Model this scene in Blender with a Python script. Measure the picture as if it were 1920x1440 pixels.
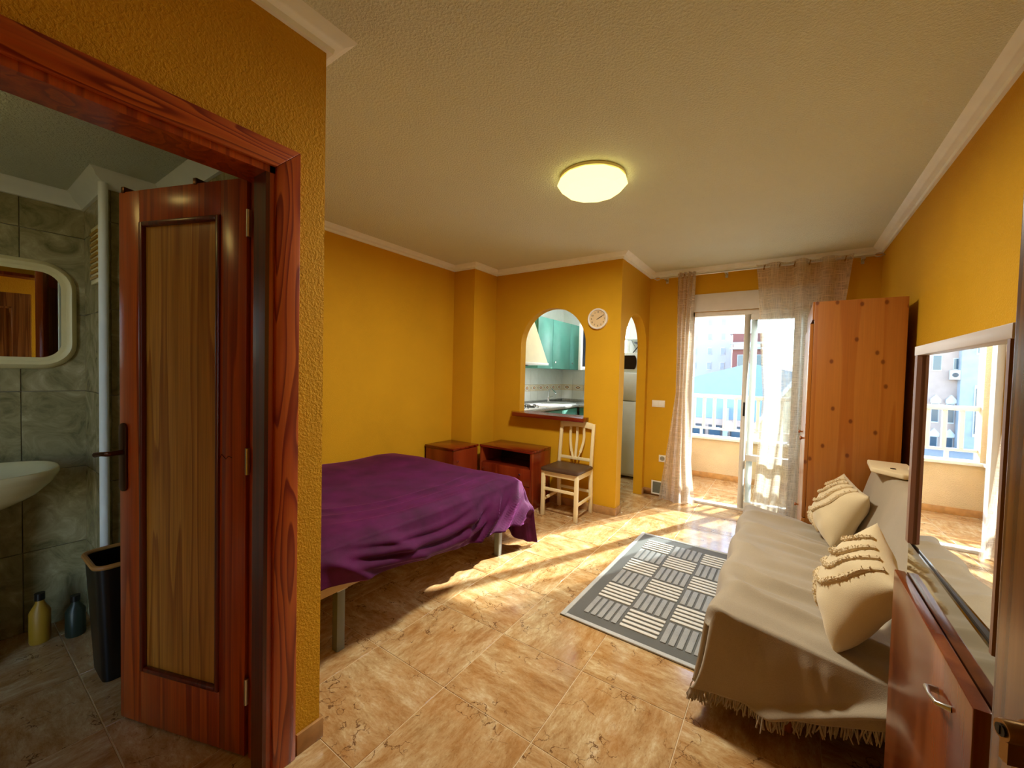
import bpy, bmesh, math, random
from mathutils import Vector, Matrix, Euler, noise
R = math.radians
rnd = random.Random(7)
for o in list(bpy.data.objects): bpy.data.objects.remove(o)
S = bpy.context.scene
COL = S.collection

# ------------------------------------------------------------------ camera
CAM_H = 1.37; F = 751.28; YAW = .5998; PIT = .0293; ROL = .0247
_cy, _sy = math.cos(YAW), math.sin(YAW)
fw = Vector((-_sy*math.cos(PIT), _cy*math.cos(PIT), -math.sin(PIT)))
rt = Vector((_cy, _sy, 0)); up = rt.cross(fw)
r2 = math.cos(ROL)*rt + math.sin(ROL)*up; u2 = -math.sin(ROL)*rt + math.cos(ROL)*up
cd = bpy.data.cameras.new('camera'); cam = bpy.data.objects.new('camera', cd); COL.objects.link(cam)
cd.sensor_width = 36; cd.lens = F/1920*36; cd.clip_start = .02; cd.clip_end = 500
cam.matrix_world = Matrix(((r2.x, u2.x, -fw.x, 0), (r2.y, u2.y, -fw.y, 0), (r2.z, u2.z, -fw.z, CAM_H), (0, 0, 0, 1)))
S.camera = cam

# ------------------------------------------------------------------ sky, sun, exposure
w = bpy.data.worlds.new('sky'); S.world = w; w.use_nodes = True
wn = w.node_tree.nodes; wl = w.node_tree.links
bg = wn['Background']
sky = wn.new('ShaderNodeTexSky'); sky.sky_type = 'NISHITA'; sky.sun_disc = False
sky.sun_elevation = R(33); sky.sun_rotation = R(25); sky.dust_density = .3; sky.air_density = 1.0; sky.ozone_density = 2.5
wl.new(sky.outputs[0], bg.inputs[0]); bg.inputs[1].default_value = .8
SUN_AZ, SUN_EL = R(25), R(30.5)
sd = bpy.data.lights.new('sun', 'SUN'); sd.energy = 10; sd.angle = R(.9); sd.color = (1, .985, .95)
sun = bpy.data.objects.new('sun', sd); COL.objects.link(sun)
ldir = Vector((-math.sin(SUN_AZ)*math.cos(SUN_EL), -math.cos(SUN_AZ)*math.cos(SUN_EL), -math.sin(SUN_EL)))
sun.rotation_euler = ldir.to_track_quat('-Z', 'Y').to_euler(); sun.location = (4, 12, 9)
vs = S.view_settings
vs.view_transform = 'Standard'; vs.look = 'None'; vs.gamma = 1; vs.use_curve_mapping = False; vs.exposure = 0.92
S.cycles.max_bounces = 12; S.cycles.diffuse_bounces = 7; S.cycles.glossy_bounces = 5; S.cycles.transparent_max_bounces = 16
S.cycles.sample_clamp_indirect = 6

# room numbers (metres, camera over the origin)
XL, XP, XC, XR, XB = -3.12, -2.823, -1.326, .652, -1.382
YP, YK, YF, YB = 3.364, 3.759, 4.710, .809
ZC, H = 2.483, 2.53
YKF = 6.04          # far kitchen wall
YE = -.62           # entrance wall

# ------------------------------------------------------------------ materials
def new_mat(name):
    m = bpy.data.materials.new(name); m.use_nodes = True
    nt = m.node_tree; b = nt.nodes['Principled BSDF']
    return m, nt, b
def N(nt, t, **k):
    n = nt.nodes.new(t)
    for a, v in k.items(): setattr(n, a, v)
    return n
def srgb(r, g, b):
    f = lambda c: (c/255/12.92 if c/255 <= .04045 else ((c/255+.055)/1.055)**2.4)
    return (f(r), f(g), f(b), 1)
def ramp(nt, stops, interp='LINEAR'):
    n = nt.nodes.new('ShaderNodeValToRGB'); cr = n.color_ramp; cr.interpolation = interp
    while len(cr.elements) < len(stops): cr.elements.new(.5)
    for e, (p, c) in zip(cr.elements, stops): e.position = p; e.color = c
    return n
def coords(nt, scale=(1, 1, 1), rand=0., kind='Object'):
    tc = N(nt, 'ShaderNodeTexCoord'); mp = N(nt, 'ShaderNodeMapping'); mp.inputs['Scale'].default_value = scale
    nt.links.new(tc.outputs[kind], mp.inputs[0])
    if rand:
        oi = N(nt, 'ShaderNodeObjectInfo'); mu = N(nt, 'ShaderNodeMath', operation='MULTIPLY'); mu.inputs[1].default_value = rand
        nt.links.new(oi.outputs['Random'], mu.inputs[0]); nt.links.new(mu.outputs[0], mp.inputs['Location'])
    return mp.outputs[0]
def tex_noise(nt, vec, scale, detail=3, rough=.5, dist=0.):
    n = N(nt, 'ShaderNodeTexNoise'); n.inputs['Scale'].default_value = scale; n.inputs['Detail'].default_value = detail
    n.inputs['Roughness'].default_value = rough; n.inputs['Distortion'].default_value = dist
    nt.links.new(vec, n.inputs['Vector']); return n.outputs[0]
def bump(nt, b, h, strength=.3, dist=.01):
    n = N(nt, 'ShaderNodeBump'); n.inputs['Strength'].default_value = strength; n.inputs['Distance'].default_value = dist
    nt.links.new(h, n.inputs['Height']); nt.links.new(n.outputs[0], b.inputs['Normal'])
def mathn(nt, op, a, b=None):
    n = N(nt, 'ShaderNodeMath', operation=op)
    for i, x in enumerate((a, b)):
        if x is None: continue
        if isinstance(x, (int, float)): n.inputs[i].default_value = x
        else: nt.links.new(x, n.inputs[i])
    return n.outputs[0]
def mixc(nt, fac, a, b, mode='MIX'):
    n = N(nt, 'ShaderNodeMix', data_type='RGBA', blend_type=mode)
    for i, x in ((0, fac), (6, a), (7, b)):
        if isinstance(x, (int, float)): n.inputs[i].default_value = x
        elif isinstance(x, tuple): n.inputs[i].default_value = x
        else: nt.links.new(x, n.inputs[i])
    return n.outputs[2]
M = {}
def plain(name, c, rough=.5, metal=0., spec=.5, vary=.0, vs_=8, bmp=0., bs=200):
    m, nt, b = new_mat(name)
    b.inputs['Roughness'].default_value = rough; b.inputs['Metallic'].default_value = metal; b.inputs['Specular IOR Level'].default_value = spec
    if vary or bmp:
        v = coords(nt)
        if vary:
            f = tex_noise(nt, v, vs_, 4)
            rp = ramp(nt, [(.3, tuple(x*(1-vary) for x in c[:3])+(1,)), (.7, tuple(min(1, x*(1+vary)) for x in c[:3])+(1,))])
            nt.links.new(f, rp.inputs[0]); nt.links.new(rp.outputs[0], b.inputs['Base Color'])
        else: b.inputs['Base Color'].default_value = c
        if bmp: bump(nt, b, tex_noise(nt, v, bs, 2), bmp, .004)
    else: 
        v = coords(nt); f = tex_noise(nt, v, 12, 2)
        rp = ramp(nt, [(.3, tuple(x*.97 for x in c[:3])+(1,)), (.7, tuple(min(1, x*1.02) for x in c[:3])+(1,))])
        nt.links.new(f, rp.inputs[0]); nt.links.new(rp.outputs[0], b.inputs['Base Color'])
    M[name] = m; return m
def stucco(name, c, scale=95, strength=.5, rough=.8, vary=.05, dist=.006):
    m, nt, b = new_mat(name); v = coords(nt)
    f = tex_noise(nt, v, 2.2, 4)
    rp = ramp(nt, [(.3, tuple(x*(1-vary) for x in c[:3])+(1,)), (.7, tuple(min(1, x*(1+vary)) for x in c[:3])+(1,))])
    nt.links.new(f, rp.inputs[0]); nt.links.new(rp.outputs[0], b.inputs['Base Color'])
    h = tex_noise(nt, v, scale, 3, .55)
    hr = ramp(nt, [(.42, (0, 0, 0, 1)), (.62, (1, 1, 1, 1))]); nt.links.new(h, hr.inputs[0])
    bump(nt, b, hr.outputs[0], strength, dist); b.inputs['Roughness'].default_value = rough
    b.inputs['Specular IOR Level'].default_value = .3
    M[name] = m; return m
def wood(name, light, mid, dark, axis=2, across=7., along=.7, rings=9., rough=.3, fibre=.35, coat=.0, knots=0.):
    m, nt, b = new_mat(name)
    sc = [across]*3; sc[axis] = along
    v = coords(nt, tuple(sc), 13.)
    n1 = tex_noise(nt, v, 1., 2, .4, .3)
    rg = mathn(nt, 'FRACT', mathn(nt, 'MULTIPLY', n1, rings))
    rp = ramp(nt, [(0., light), (.55, mid), (.82, dark), (.93, dark), (1., light)])
    nt.links.new(rg, rp.inputs[0])
    sc2 = [160]*3; sc2[axis] = 3.
    fb = tex_noise(nt, coords(nt, tuple(sc2), 5.), 1., 2)
    fr = ramp(nt, [(.3, (1-fibre, 1-fibre, 1-fibre, 1)), (.7, (1, 1, 1, 1))]); nt.links.new(fb, fr.inputs[0])
    c = mixc(nt, 1., rp.outputs[0], fr.outputs[0], 'MULTIPLY')
    if knots:
        vo = N(nt, 'ShaderNodeTexVoronoi'); vo.inputs['Scale'].default_value = 1.
        sk = [8.]*3; sk[axis] = 5.4
        sx_ = N(nt, 'ShaderNodeSeparateXYZ'); nt.links.new(coords(nt, (1, 1, 1), 3.), sx_.inputs[0]); cb_ = N(nt, 'ShaderNodeCombineXYZ')
        nt.links.new(mathn(nt, 'MULTIPLY', mathn(nt, 'ADD', sx_.outputs[0], sx_.outputs[1]), sk[0]), cb_.inputs[0]); nt.links.new(mathn(nt, 'MULTIPLY', sx_.outputs[2], sk[2]), cb_.inputs[1])
        vo.voronoi_dimensions = '2D'; nt.links.new(cb_.outputs[0], vo.inputs['Vector'])
        kr = ramp(nt, [(.05, (1, 1, 1, 1)), (.105, (0, 0, 0, 1))]); nt.links.new(vo.outputs['Distance'], kr.inputs[0])
        sep = N(nt, 'ShaderNodeSeparateColor'); nt.links.new(vo.outputs['Color'], sep.inputs[0])
        kk = mathn(nt, 'MULTIPLY', kr.outputs[0], mathn(nt, 'GREATER_THAN', sep.outputs[0], .48))
        c = mixc(nt, mathn(nt, 'MULTIPLY', kk, .8), c, srgb(92, 36, 10))
    nt.links.new(c, b.inputs['Base Color'])
    b.inputs['Roughness'].default_value = rough; b.inputs['Coat Weight'].default_value = coat; b.inputs['Coat Roughness'].default_value = .18
    bump(nt, b, fb, .06, .002)
    M[name] = m; return m

stucco('wall_yellow', srgb(208, 157, 22), 130, .5, vary=.04, dist=.004)
stucco('wall_smooth', srgb(208, 157, 22), 150, .18, vary=.04, dist=.003)
stucco('ceiling_paint', srgb(226, 236, 220), 100, .6, vary=.02, dist=.007)
plain('cornice_white', srgb(240, 248, 244), .6)
plain('kitchen_paint', srgb(235, 235, 228), .7)
wood('casing_pine', srgb(196, 98, 34), srgb(178, 76, 24), srgb(128, 34, 10), 2, 9., 1.1, 11., .35, .2, .2)
wood('casing_pine_h', srgb(196, 98, 34), srgb(178, 76, 24), srgb(128, 34, 10), 1, 9., 1.1, 11., .35, .2, .2)
wood('door_red', srgb(190, 84, 18), srgb(172, 64, 12), srgb(146, 46, 8), 2, 14., .35, 5., .28, .3, .3)
wood('door_panel', srgb(198, 136, 52), srgb(184, 120, 40), srgb(158, 92, 26), 2, 11., .55, 7., .3, .35, .3)
wood('door_dark', srgb(112, 34, 8), srgb(96, 24, 6), srgb(78, 14, 4), 2, 16., .4, 5., .3, .3, .2)
wood('entrance_wood', srgb(140, 92, 44), srgb(122, 76, 34), srgb(98, 54, 20), 2, 20., .5, 6., .27, .4, .3)
wood('wardrobe_pine', srgb(176, 110, 44), srgb(171, 104, 40), srgb(164, 95, 33), 2, 8., .25, 6., .33, .12, .15, knots=1.)
wood('cherry', srgb(140, 50, 22), srgb(124, 38, 16), srgb(102, 26, 10), 0, 9., .8, 4., .25, .25, .35)
wood('cherry_v', srgb(150, 62, 26), srgb(136, 50, 20), srgb(116, 38, 14), 2, 5., .5, 3., .25, .15, .3)
wood('unit_door', srgb(140, 72, 34), srgb(126, 60, 26), srgb(108, 46, 18), 2, 4., .4, 2., .22, .1, .3)
plain('dark_niche', srgb(46, 14, 8), .5)
plain('chair_white', srgb(236, 220, 172), .35)
plain('brown_leather', srgb(74, 52, 36), .42, bmp=.15, bs=300)
plain('steel', srgb(200, 200, 196), .28, 1.)
plain('chrome', srgb(225, 225, 225), .1, 1.)
plain('grey_paint', srgb(120, 124, 112), .4)
plain('rail_beige', srgb(196, 160, 92), .5)
plain('mattress_white', srgb(220, 212, 200), .9)
plain('bronze', srgb(96, 62, 44), .3, 1.)
plain('brass_old', srgb(150, 116, 70), .35, 1.)
plain('white_plastic', srgb(236, 232, 222), .4)
plain('white_gloss', srgb(240, 240, 236), .25)
plain('cream_frame', srgb(232, 220, 168), .35)
plain('ceramic', srgb(222, 210, 160), .12)
plain('black_plastic', srgb(14, 12, 10), .35)
plain('tan_rim', srgb(170, 120, 58), .5)
plain('yellow_plastic', srgb(170, 128, 30), .45)
plain('bottle_green', srgb(34, 48, 38), .4)
plain('green_cabinet', srgb(92, 158, 142), .4, vary=.12, vs_=5)
plain('hood_cream', srgb(226, 214, 164), .5)
plain('worktop', srgb(150, 150, 142), .25, vary=.25, vs_=60)
plain('appliance_white', srgb(205, 208, 196), .35)
plain('black_glass', srgb(16, 17, 18), .12)
plain('dark_metal', srgb(34, 32, 30), .4, .6)
plain('terracotta', srgb(150, 92, 66), .5)
plain('teal_paint', srgb(70, 110, 96), .5)
plain('clock_face', srgb(226, 198, 150), .6)
plain('ink', srgb(40, 26, 18), .6)
plain('tile_white', srgb(228, 230, 224), .18)
plain('tile_border', srgb(222, 208, 180), .25, vary=.08, vs_=30)
plain('grout', srgb(214, 190, 150), .9)
plain('grout_grey', srgb(160, 156, 140), .9)
plain('alu_white', srgb(238, 236, 226), .35)
plain('shutter_white', srgb(226, 222, 212), .5)
plain('silver_panel', srgb(226, 220, 216), .35)
plain('stile_brown', srgb(124, 84, 64), .35)
plain('baseboard_tile', srgb(178, 134, 82), .3, vary=.18, vs_=22)
plain('ground_grey', srgb(150, 146, 140), .9, vary=.1)
plain('ext_white', srgb(214, 212, 206), .9)
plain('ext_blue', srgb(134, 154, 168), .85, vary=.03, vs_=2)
plain('ext_tower', srgb(186, 186, 182), .9)
plain('ext_pink', srgb(184, 158, 142), .9, vary=.05, vs_=2)
plain('ext_grey', srgb(166, 170, 172), .9, vary=.08, vs_=2)
plain('ext_brick', srgb(128, 82, 74), .9)
plain('ext_glass', srgb(60, 80, 92), .15)
plain('ext_dark', srgb(76, 72, 70), .6)
plain('tyre', srgb(24, 24, 24), .8)
plain('leaf_green', srgb(66, 92, 44), .7, vary=.3, vs_=5)
stucco('parapet_stucco', srgb(220, 198, 160), 120, .7, vary=.12)
stucco('balcony_white', srgb(232, 230, 222), 60, .7, vary=.06)

# speckled marble floor tile, streaks turned by the tile's own random number
m, nt, b = new_mat('marble_tile'); M['marble_tile'] = m
tc = N(nt, 'ShaderNodeTexCoord'); oi = N(nt, 'ShaderNodeObjectInfo'); mp = N(nt, 'ShaderNodeMapping')
nt.links.new(tc.outputs['Object'], mp.inputs[0])
nt.links.new(mathn(nt, 'MULTIPLY', oi.outputs['Random'], 37.), mp.inputs['Location'])
ms = N(nt, 'ShaderNodeMapping'); ms.inputs['Scale'].default_value = (5., 13., 5); nt.links.new(mp.outputs[0], ms.inputs[0])
base = tex_noise(nt, ms.outputs[0], 1., 10, .8, .2)
rp = ramp(nt, [(.30, srgb(136, 94, 52)), (.43, srgb(174, 136, 88)), (.54, srgb(198, 168, 120)), (.68, srgb(228, 212, 174))]); nt.links.new(base, rp.inputs[0])
pat = tex_noise(nt, mp.outputs[0], 6., 7, .7, .2)
pr = ramp(nt, [(.38, (0, 0, 0, 1)), (.68, (1, 1, 1, 1))]); nt.links.new(pat, pr.inputs[0])
c = mixc(nt, mathn(nt, 'MULTIPLY', pr.outputs[0], .5), rp.outputs[0], srgb(176, 116, 52))
speck = tex_noise(nt, ms.outputs[0], 7., 6, .75)
sr = ramp(nt, [(.34, (1, 1, 1, 1)), (.42, (0, 0, 0, 1))]); nt.links.new(speck, sr.inputs[0])
c = mixc(nt, mathn(nt, 'MULTIPLY', sr.outputs[0], .55), c, srgb(138, 84, 40))
vo = N(nt, 'ShaderNodeTexVoronoi', feature='DISTANCE_TO_EDGE'); vo.inputs['Scale'].default_value = 5.5
dv = N(nt, 'ShaderNodeVectorMath', operation='ADD'); nv = N(nt, 'ShaderNodeTexNoise'); nv.inputs['Scale'].default_value = 9.; nv.inputs['Detail'].default_value = 5.
nt.links.new(mp.outputs[0], nv.inputs['Vector']); sc_ = N(nt, 'ShaderNodeVectorMath', operation='SCALE'); sc_.inputs['Scale'].default_value = .35
nt.links.new(nv.outputs['Color'], sc_.inputs[0]); nt.links.new(mp.outputs[0], dv.inputs[0]); nt.links.new(sc_.outputs[0], dv.inputs[1])
nt.links.new(dv.outputs[0], vo.inputs['Vector'])
vr = ramp(nt, [(.006, (1, 1, 1, 1)), (.018, (0, 0, 0, 1))]); nt.links.new(vo.outputs['Distance'], vr.inputs[0])
vm = ramp(nt, [(.50, (0, 0, 0, 1)), (.56, (1, 1, 1, 1))]); nt.links.new(tex_noise(nt, mp.outputs[0], 7., 2), vm.inputs[0])
c = mixc(nt, mathn(nt, 'MULTIPLY', mathn(nt, 'MULTIPLY', vr.outputs[0], vm.outputs[0]), .85), c, srgb(92, 54, 26))
nt.links.new(c, b.inputs['Base Color']); b.inputs['Roughness'].default_value = .13; b.inputs['Specular IOR Level'].default_value = .6

# green-grey bathroom tile
m, nt, b = new_mat('bath_tile'); M['bath_tile'] = m
v = coords(nt, (1, 1, 1), 21.)
f = tex_noise(nt, v, 7., 8, .68, 1.2)
rp = ramp(nt, [(.30, srgb(108, 104, 72)), (.46, srgb(148, 140, 100)), (.58, srgb(170, 160, 120)), (.72, srgb(200, 190, 152))]); nt.links.new(f, rp.inputs[0])
nt.links.new(rp.outputs[0], b.inputs['Base Color']); b.inputs['Roughness'].default_value = .22

# velvet
m, nt, b = new_mat('purple_velvet'); M['purple_velvet'] = m
v = coords(nt); f = tex_noise(nt, v, 6., 5, .6)
rp = ramp(nt, [(.30, srgb(56, 3, 42)), (.70, srgb(84, 12, 68))]); nt.links.new(f, rp.inputs[0])
nt.links.new(rp.outputs[0], b.inputs['Base Color']); b.inputs['Roughness'].default_value = .75; b.inputs['Specular IOR Level'].default_value = .2
b.inputs['Sheen Weight'].default_value = .45; b.inputs['Sheen Roughness'].default_value = .25; b.inputs['Sheen Tint'].default_value = srgb(214, 120, 216)
bump(nt, b, tex_noise(nt, v, 260, 2), .25, .002)

def fabric(name, c, weave=420, vary=.1, sheen=.3, bs=.35):
    m, nt, b = new_mat(name); v = coords(nt)
    f = tex_noise(nt, v, 5, 4); f2 = tex_noise(nt, v, weave, 1)
    mm = mathn(nt, 'ADD', mathn(nt, 'MULTIPLY', f, .5), mathn(nt, 'MULTIPLY', f2, .5))
    rp = ramp(nt, [(.35, tuple(x*(1-vary) for x in c[:3])+(1,)), (.65, tuple(min(1, x*(1+vary)) for x in c[:3])+(1,))])
    nt.links.new(mm, rp.inputs[0]); nt.links.new(rp.outputs[0], b.inputs['Base Color'])
    b.inputs['Roughness'].default_value = .9; b.inputs['Specular IOR Level'].default_value = .15; b.inputs['Sheen Weight'].default_value = sheen
    bump(nt, b, f2, bs, .002); M[name] = m
fabric('throw_beige', srgb(166, 152, 128))
fabric('cushion_cream', srgb(222, 204, 164), 500, .05)
fabric('tuft_cream', srgb(216, 196, 156), 300, .15, bs=.8)
fabric('sofa_dark', srgb(70, 58, 48))
fabric('rug_dark', srgb(98, 98, 92), 300, .12)
fabric('rug_binding', srgb(190, 190, 184), 260, .15)
fabric('rug_grey', srgb(158, 158, 154), 240, .18, bs=.7)
fabric('rug_white', srgb(222, 218, 206), 240, .1, bs=.7)

# sheer linen
m, nt, b = new_mat('sheer_linen'); M['sheer_linen'] = m
nt.nodes.remove(b); out = nt.nodes['Material Output']
va = tex_noise(nt, coords(nt, (260, 260, 7)), 1., 3); vb = tex_noise(nt, coords(nt, (9, 9, 300)), 1., 3)
th = mathn(nt, 'MAXIMUM', va, vb); tr = ramp(nt, [(.42, (.40, .40, .40, 1)), (.66, (.88, .88, .88, 1))]); nt.links.new(th, tr.inputs[0])
tp = N(nt, 'ShaderNodeBsdfTransparent'); df = N(nt, 'ShaderNodeBsdfDiffuse'); tl = N(nt, 'ShaderNodeBsdfTranslucent')
df.inputs[0].default_value = srgb(238, 230, 214); tl.inputs[0].default_value = srgb(216, 202, 178)
m1 = N(nt, 'ShaderNodeMixShader'); m1.inputs[0].default_value = .58; nt.links.new(df.outputs[0], m1.inputs[1]); nt.links.new(tl.outputs[0], m1.inputs[2])
m2 = N(nt, 'ShaderNodeMixShader'); nt.links.new(tr.outputs[0], m2.inputs[0]); nt.links.new(tp.outputs[0], m2.inputs[1]); nt.links.new(m1.outputs[0], m2.inputs[2])
nt.links.new(m2.outputs[0], out.inputs[0])
# window glass: clear with a fresnel reflection
m, nt, b = new_mat('window_glass'); M['window_glass'] = m
nt.nodes.remove(b); out = nt.nodes['Material Output']
tp = N(nt, 'ShaderNodeBsdfTransparent'); tp.inputs[0].default_value = (.94, .97, .97, 1); gl = N(nt, 'ShaderNodeBsdfGlossy'); gl.inputs['Roughness'].default_value = .02
fr = N(nt, 'ShaderNodeFresnel'); fr.inputs[0].default_value = 1.3
m2 = N(nt, 'ShaderNodeMixShader'); nt.links.new(fr.outputs[0], m2.inputs[0]); nt.links.new(tp.outputs[0], m2.inputs[1]); nt.links.new(gl.outputs[0], m2.inputs[2]); nt.links.new(m2.outputs[0], out.inputs[0])
m, nt, b = new_mat('mirror_glass'); M['mirror_glass'] = m
b.inputs['Base Color'].default_value = (.86, .88, .86, 1); b.inputs['Metallic'].default_value = 1; b.inputs['Roughness'].default_value = .012
m, nt, b = new_mat('smoked_mirror'); M['smoked_mirror'] = m
b.inputs['Base Color'].default_value = (.42, .44, .42, 1); b.inputs['Metallic'].default_value = 1; b.inputs['Roughness'].default_value = .05
def emit(name, c, s):
    m, nt, b = new_mat(name); b.inputs['Base Color'].default_value = c; b.inputs['Emission Color'].default_value = c; b.inputs['Emission Strength'].default_value = s; M[name] = m
emit('lamp_shade_lit', srgb(255, 238, 150), 1.15)
emit('bath_lamp_lit', srgb(255, 222, 130), 3.0)

emit('kitchen_fill_glow', srgb(244, 250, 255), 62.0)  # glow of the added kitchen fill lamp, strong enough to lift the room

# ------------------------------------------------------------------ mesh helpers
class MB:
    def __init__(s): s.v = []; s.f = []
    def add(s, vs_, fs):
        o = len(s.v); s.v += [Vector(x) for x in vs_]; s.f += [tuple(i+o for i in f) for f in fs]; return s
    def box(s, x0, x1, y0, y1, z0, z1):
        return s.add([(x0, y0, z0), (x1, y0, z0), (x1, y1, z0), (x0, y1, z0), (x0, y0, z1), (x1, y0, z1), (x1, y1, z1), (x0, y1, z1)],
                     [(0, 3, 2, 1), (4, 5, 6, 7), (0, 1, 5, 4), (1, 2, 6, 5), (2, 3, 7, 6), (3, 0, 4, 7)])
    def prism(s, pts, d, to3):   # closed 2D outline pushed through depth d=(d0,d1); to3(a,b,depth)
        n = len(pts)
        vs_ = [to3(a, b_, d[0]) for a, b_ in pts]+[to3(a, b_, d[1]) for a, b_ in pts]
        return s.add(vs_, [tuple(range(n-1, -1, -1)), tuple(range(n, 2*n))]+[(i, (i+1) % n, n+(i+1) % n, n+i) for i in range(n)])
    def bar(s, a, b_, w_, h_):   # square-section bar from a to b
        a, b_ = Vector(a), Vector(b_); d = (b_-a).normalized(); ref = Vector((0, 0, 1)) if abs(d.z) < .95 else Vector((0, 1, 0))
        p = d.cross(ref).normalized(); q = p.cross(d); vs_ = []
        for e in (a, b_): vs_ += [e+p*w_/2+q*h_/2, e-p*w_/2+q*h_/2, e-p*w_/2-q*h_/2, e+p*w_/2-q*h_/2]
        return s.add(vs_, [(3, 2, 1, 0), (4, 5, 6, 7)]+[(i, (i+1) % 4, 4+(i+1) % 4, 4+i) for i in range(4)])
    def tube(s, pts, r, n=8, cap=True):
        pts = [Vector(p) for p in pts]; rs = r if isinstance(r, (list, tuple)) else [r]*len(pts); vs_ = []; k = len(pts)
        q0 = None
        for i, p in enumerate(pts):
            d = (pts[min(i+1, k-1)]-pts[max(i-1, 0)]).normalized()
            if q0 is None:
                ref = Vector((0, 0, 1)) if abs(d.z) < .9 else Vector((1, 0, 0)); q0 = d.cross(ref).normalized()
            q0 = (q0-d*q0.dot(d)).normalized(); q1 = d.cross(q0)
            vs_ += [p+(q0*math.cos(2*math.pi*j/n)+q1*math.sin(2*math.pi*j/n))*rs[i] for j in range(n)]
        fs = [(i*n+j, i*n+(j+1) % n, (i+1)*n+(j+1) % n, (i+1)*n+j) for i in range(k-1) for j in range(n)]
        if cap: fs += [tuple(range(n-1, -1, -1)), tuple(range((k-1)*n, k*n))]
        return s.add(vs_, fs)
    def lathe(s, prof, c=(0, 0, 0), axis='z', n=24, ph=0.):
        c = Vector(c); vs_ = []
        for r, h in prof:
            for j in range(n):
                a = 2*math.pi*j/n+ph; x, y = r*math.cos(a), r*math.sin(a)
                vs_.append(c+(Vector((x, y, h)) if axis == 'z' else Vector((h, x, y)) if axis == 'x' else Vector((y, h, x))))
        k = len(prof)
        fs = [(i*n+j, i*n+(j+1) % n, (i+1)*n+(j+1) % n, (i+1)*n+j) for i in range(k-1) for j in range(n)]
        fs += [tuple(range(n-1, -1, -1)), tuple(range((k-1)*n, k*n))]
        return s.add(vs_, fs)
    def grid(s, fn, nu, nv, thick=0):
        vs_ = [fn(i/(nu-1), j/(nv-1)) for i in range(nu) for j in range(nv)]
        return s.add(vs_, [(i*nv+j, (i+1)*nv+j, (i+1)*nv+j+1, i*nv+j+1) for i in range(nu-1) for j in range(nv-1)])
    def mesh(s, name, smooth=False, bevel=0., seg=2, origin=None):
        bm = bmesh.new(); o = Vector(origin) if origin else Vector()
        bv = [bm.verts.new(x-o) for x in s.v]
        for f in s.f:
            try: bm.faces.new([bv[i] for i in f])
            except ValueError: pass
        bmesh.ops.remove_doubles(bm, verts=bm.verts, dist=1e-6)
        bmesh.ops.recalc_face_normals(bm, faces=bm.faces)
        if bevel:
            es = [e for e in bm.edges if len(e.link_faces) == 2 and e.calc_face_angle(0) > .6]
            bmesh.ops.bevel(bm, geom=es, offset=bevel, segments=seg, affect='EDGES', profile=.5)
        me = bpy.data.meshes.new(name); bm.to_mesh(me); bm.free()
        if smooth:
            for p in me.polygons: p.use_smooth = True
            if smooth != 'all': me.set_sharp_from_angle(angle=R(38))
        return me
    def build(s, name, mat, parent=None, smooth=False, bevel=0., seg=2, world=True, kind=None):
        me = s.mesh(name, smooth or bevel > 0, bevel, seg)
        return link(name, me, mat, parent, world, kind)
def link(name, me, mat, parent=None, world=True, kind=None):
    o = bpy.data.objects.new(name, me); COL.objects.link(o)
    if mat and not me.materials: me.materials.append(M[mat])
    if parent:
        o.parent = parent
        if world:    # vertices are given in room coordinates
            pw = Matrix.LocRotScale(parent.location, parent.rotation_euler, None)
            if parent.parent: pw = Matrix.LocRotScale(parent.parent.location, parent.parent.rotation_euler, None) @ pw
            o.matrix_basis = pw.inverted()
    if kind: o['kind'] = kind
    return o
def tag(o, label, cat, group=None, kind=None):
    o['label'] = label; o['category'] = cat
    if group: o['group'] = group
    if kind: o['kind'] = kind
    return o
def thing(name, label, cat, loc=(0, 0, 0), rot=(0, 0, 0), group=None, kind=None):
    o = bpy.data.objects.new(name, None); COL.objects.link(o); o.location = loc; o.rotation_euler = rot; o.empty_display_size = .1
    return tag(o, label, cat, group, kind)
def struct(name, mb, mat, label, cat, **k): return tag(mb.build(name, mat, **k), label, cat, kind='structure')
def box(*a): return MB().box(*a)
def sm(t): t = max(0., min(1., t)); return t*t*(3-2*t)
def lerp(a, b_, t): return a+(b_-a)*t
def interp(x, pts):
    if x <= pts[0][0]: return pts[0][1]
    for (a, fa), (b_, fb) in zip(pts, pts[1:]):
        if x <= b_: return lerp(fa, fb, (x-a)/(b_-a))
    return pts[-1][1]
def chaikin(pts, n=2):
    for _ in range(n):
        q = [pts[0]]
        for a, b_ in zip(pts, pts[1:]): q += [tuple(lerp(x, y, .25) for x, y in zip(a, b_)), tuple(lerp(x, y, .75) for x, y in zip(a, b_))]
        pts = q+[pts[-1]]
    return pts
def nz(x, y, z=0.): return noise.noise(Vector((x, y, z)))

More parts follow.
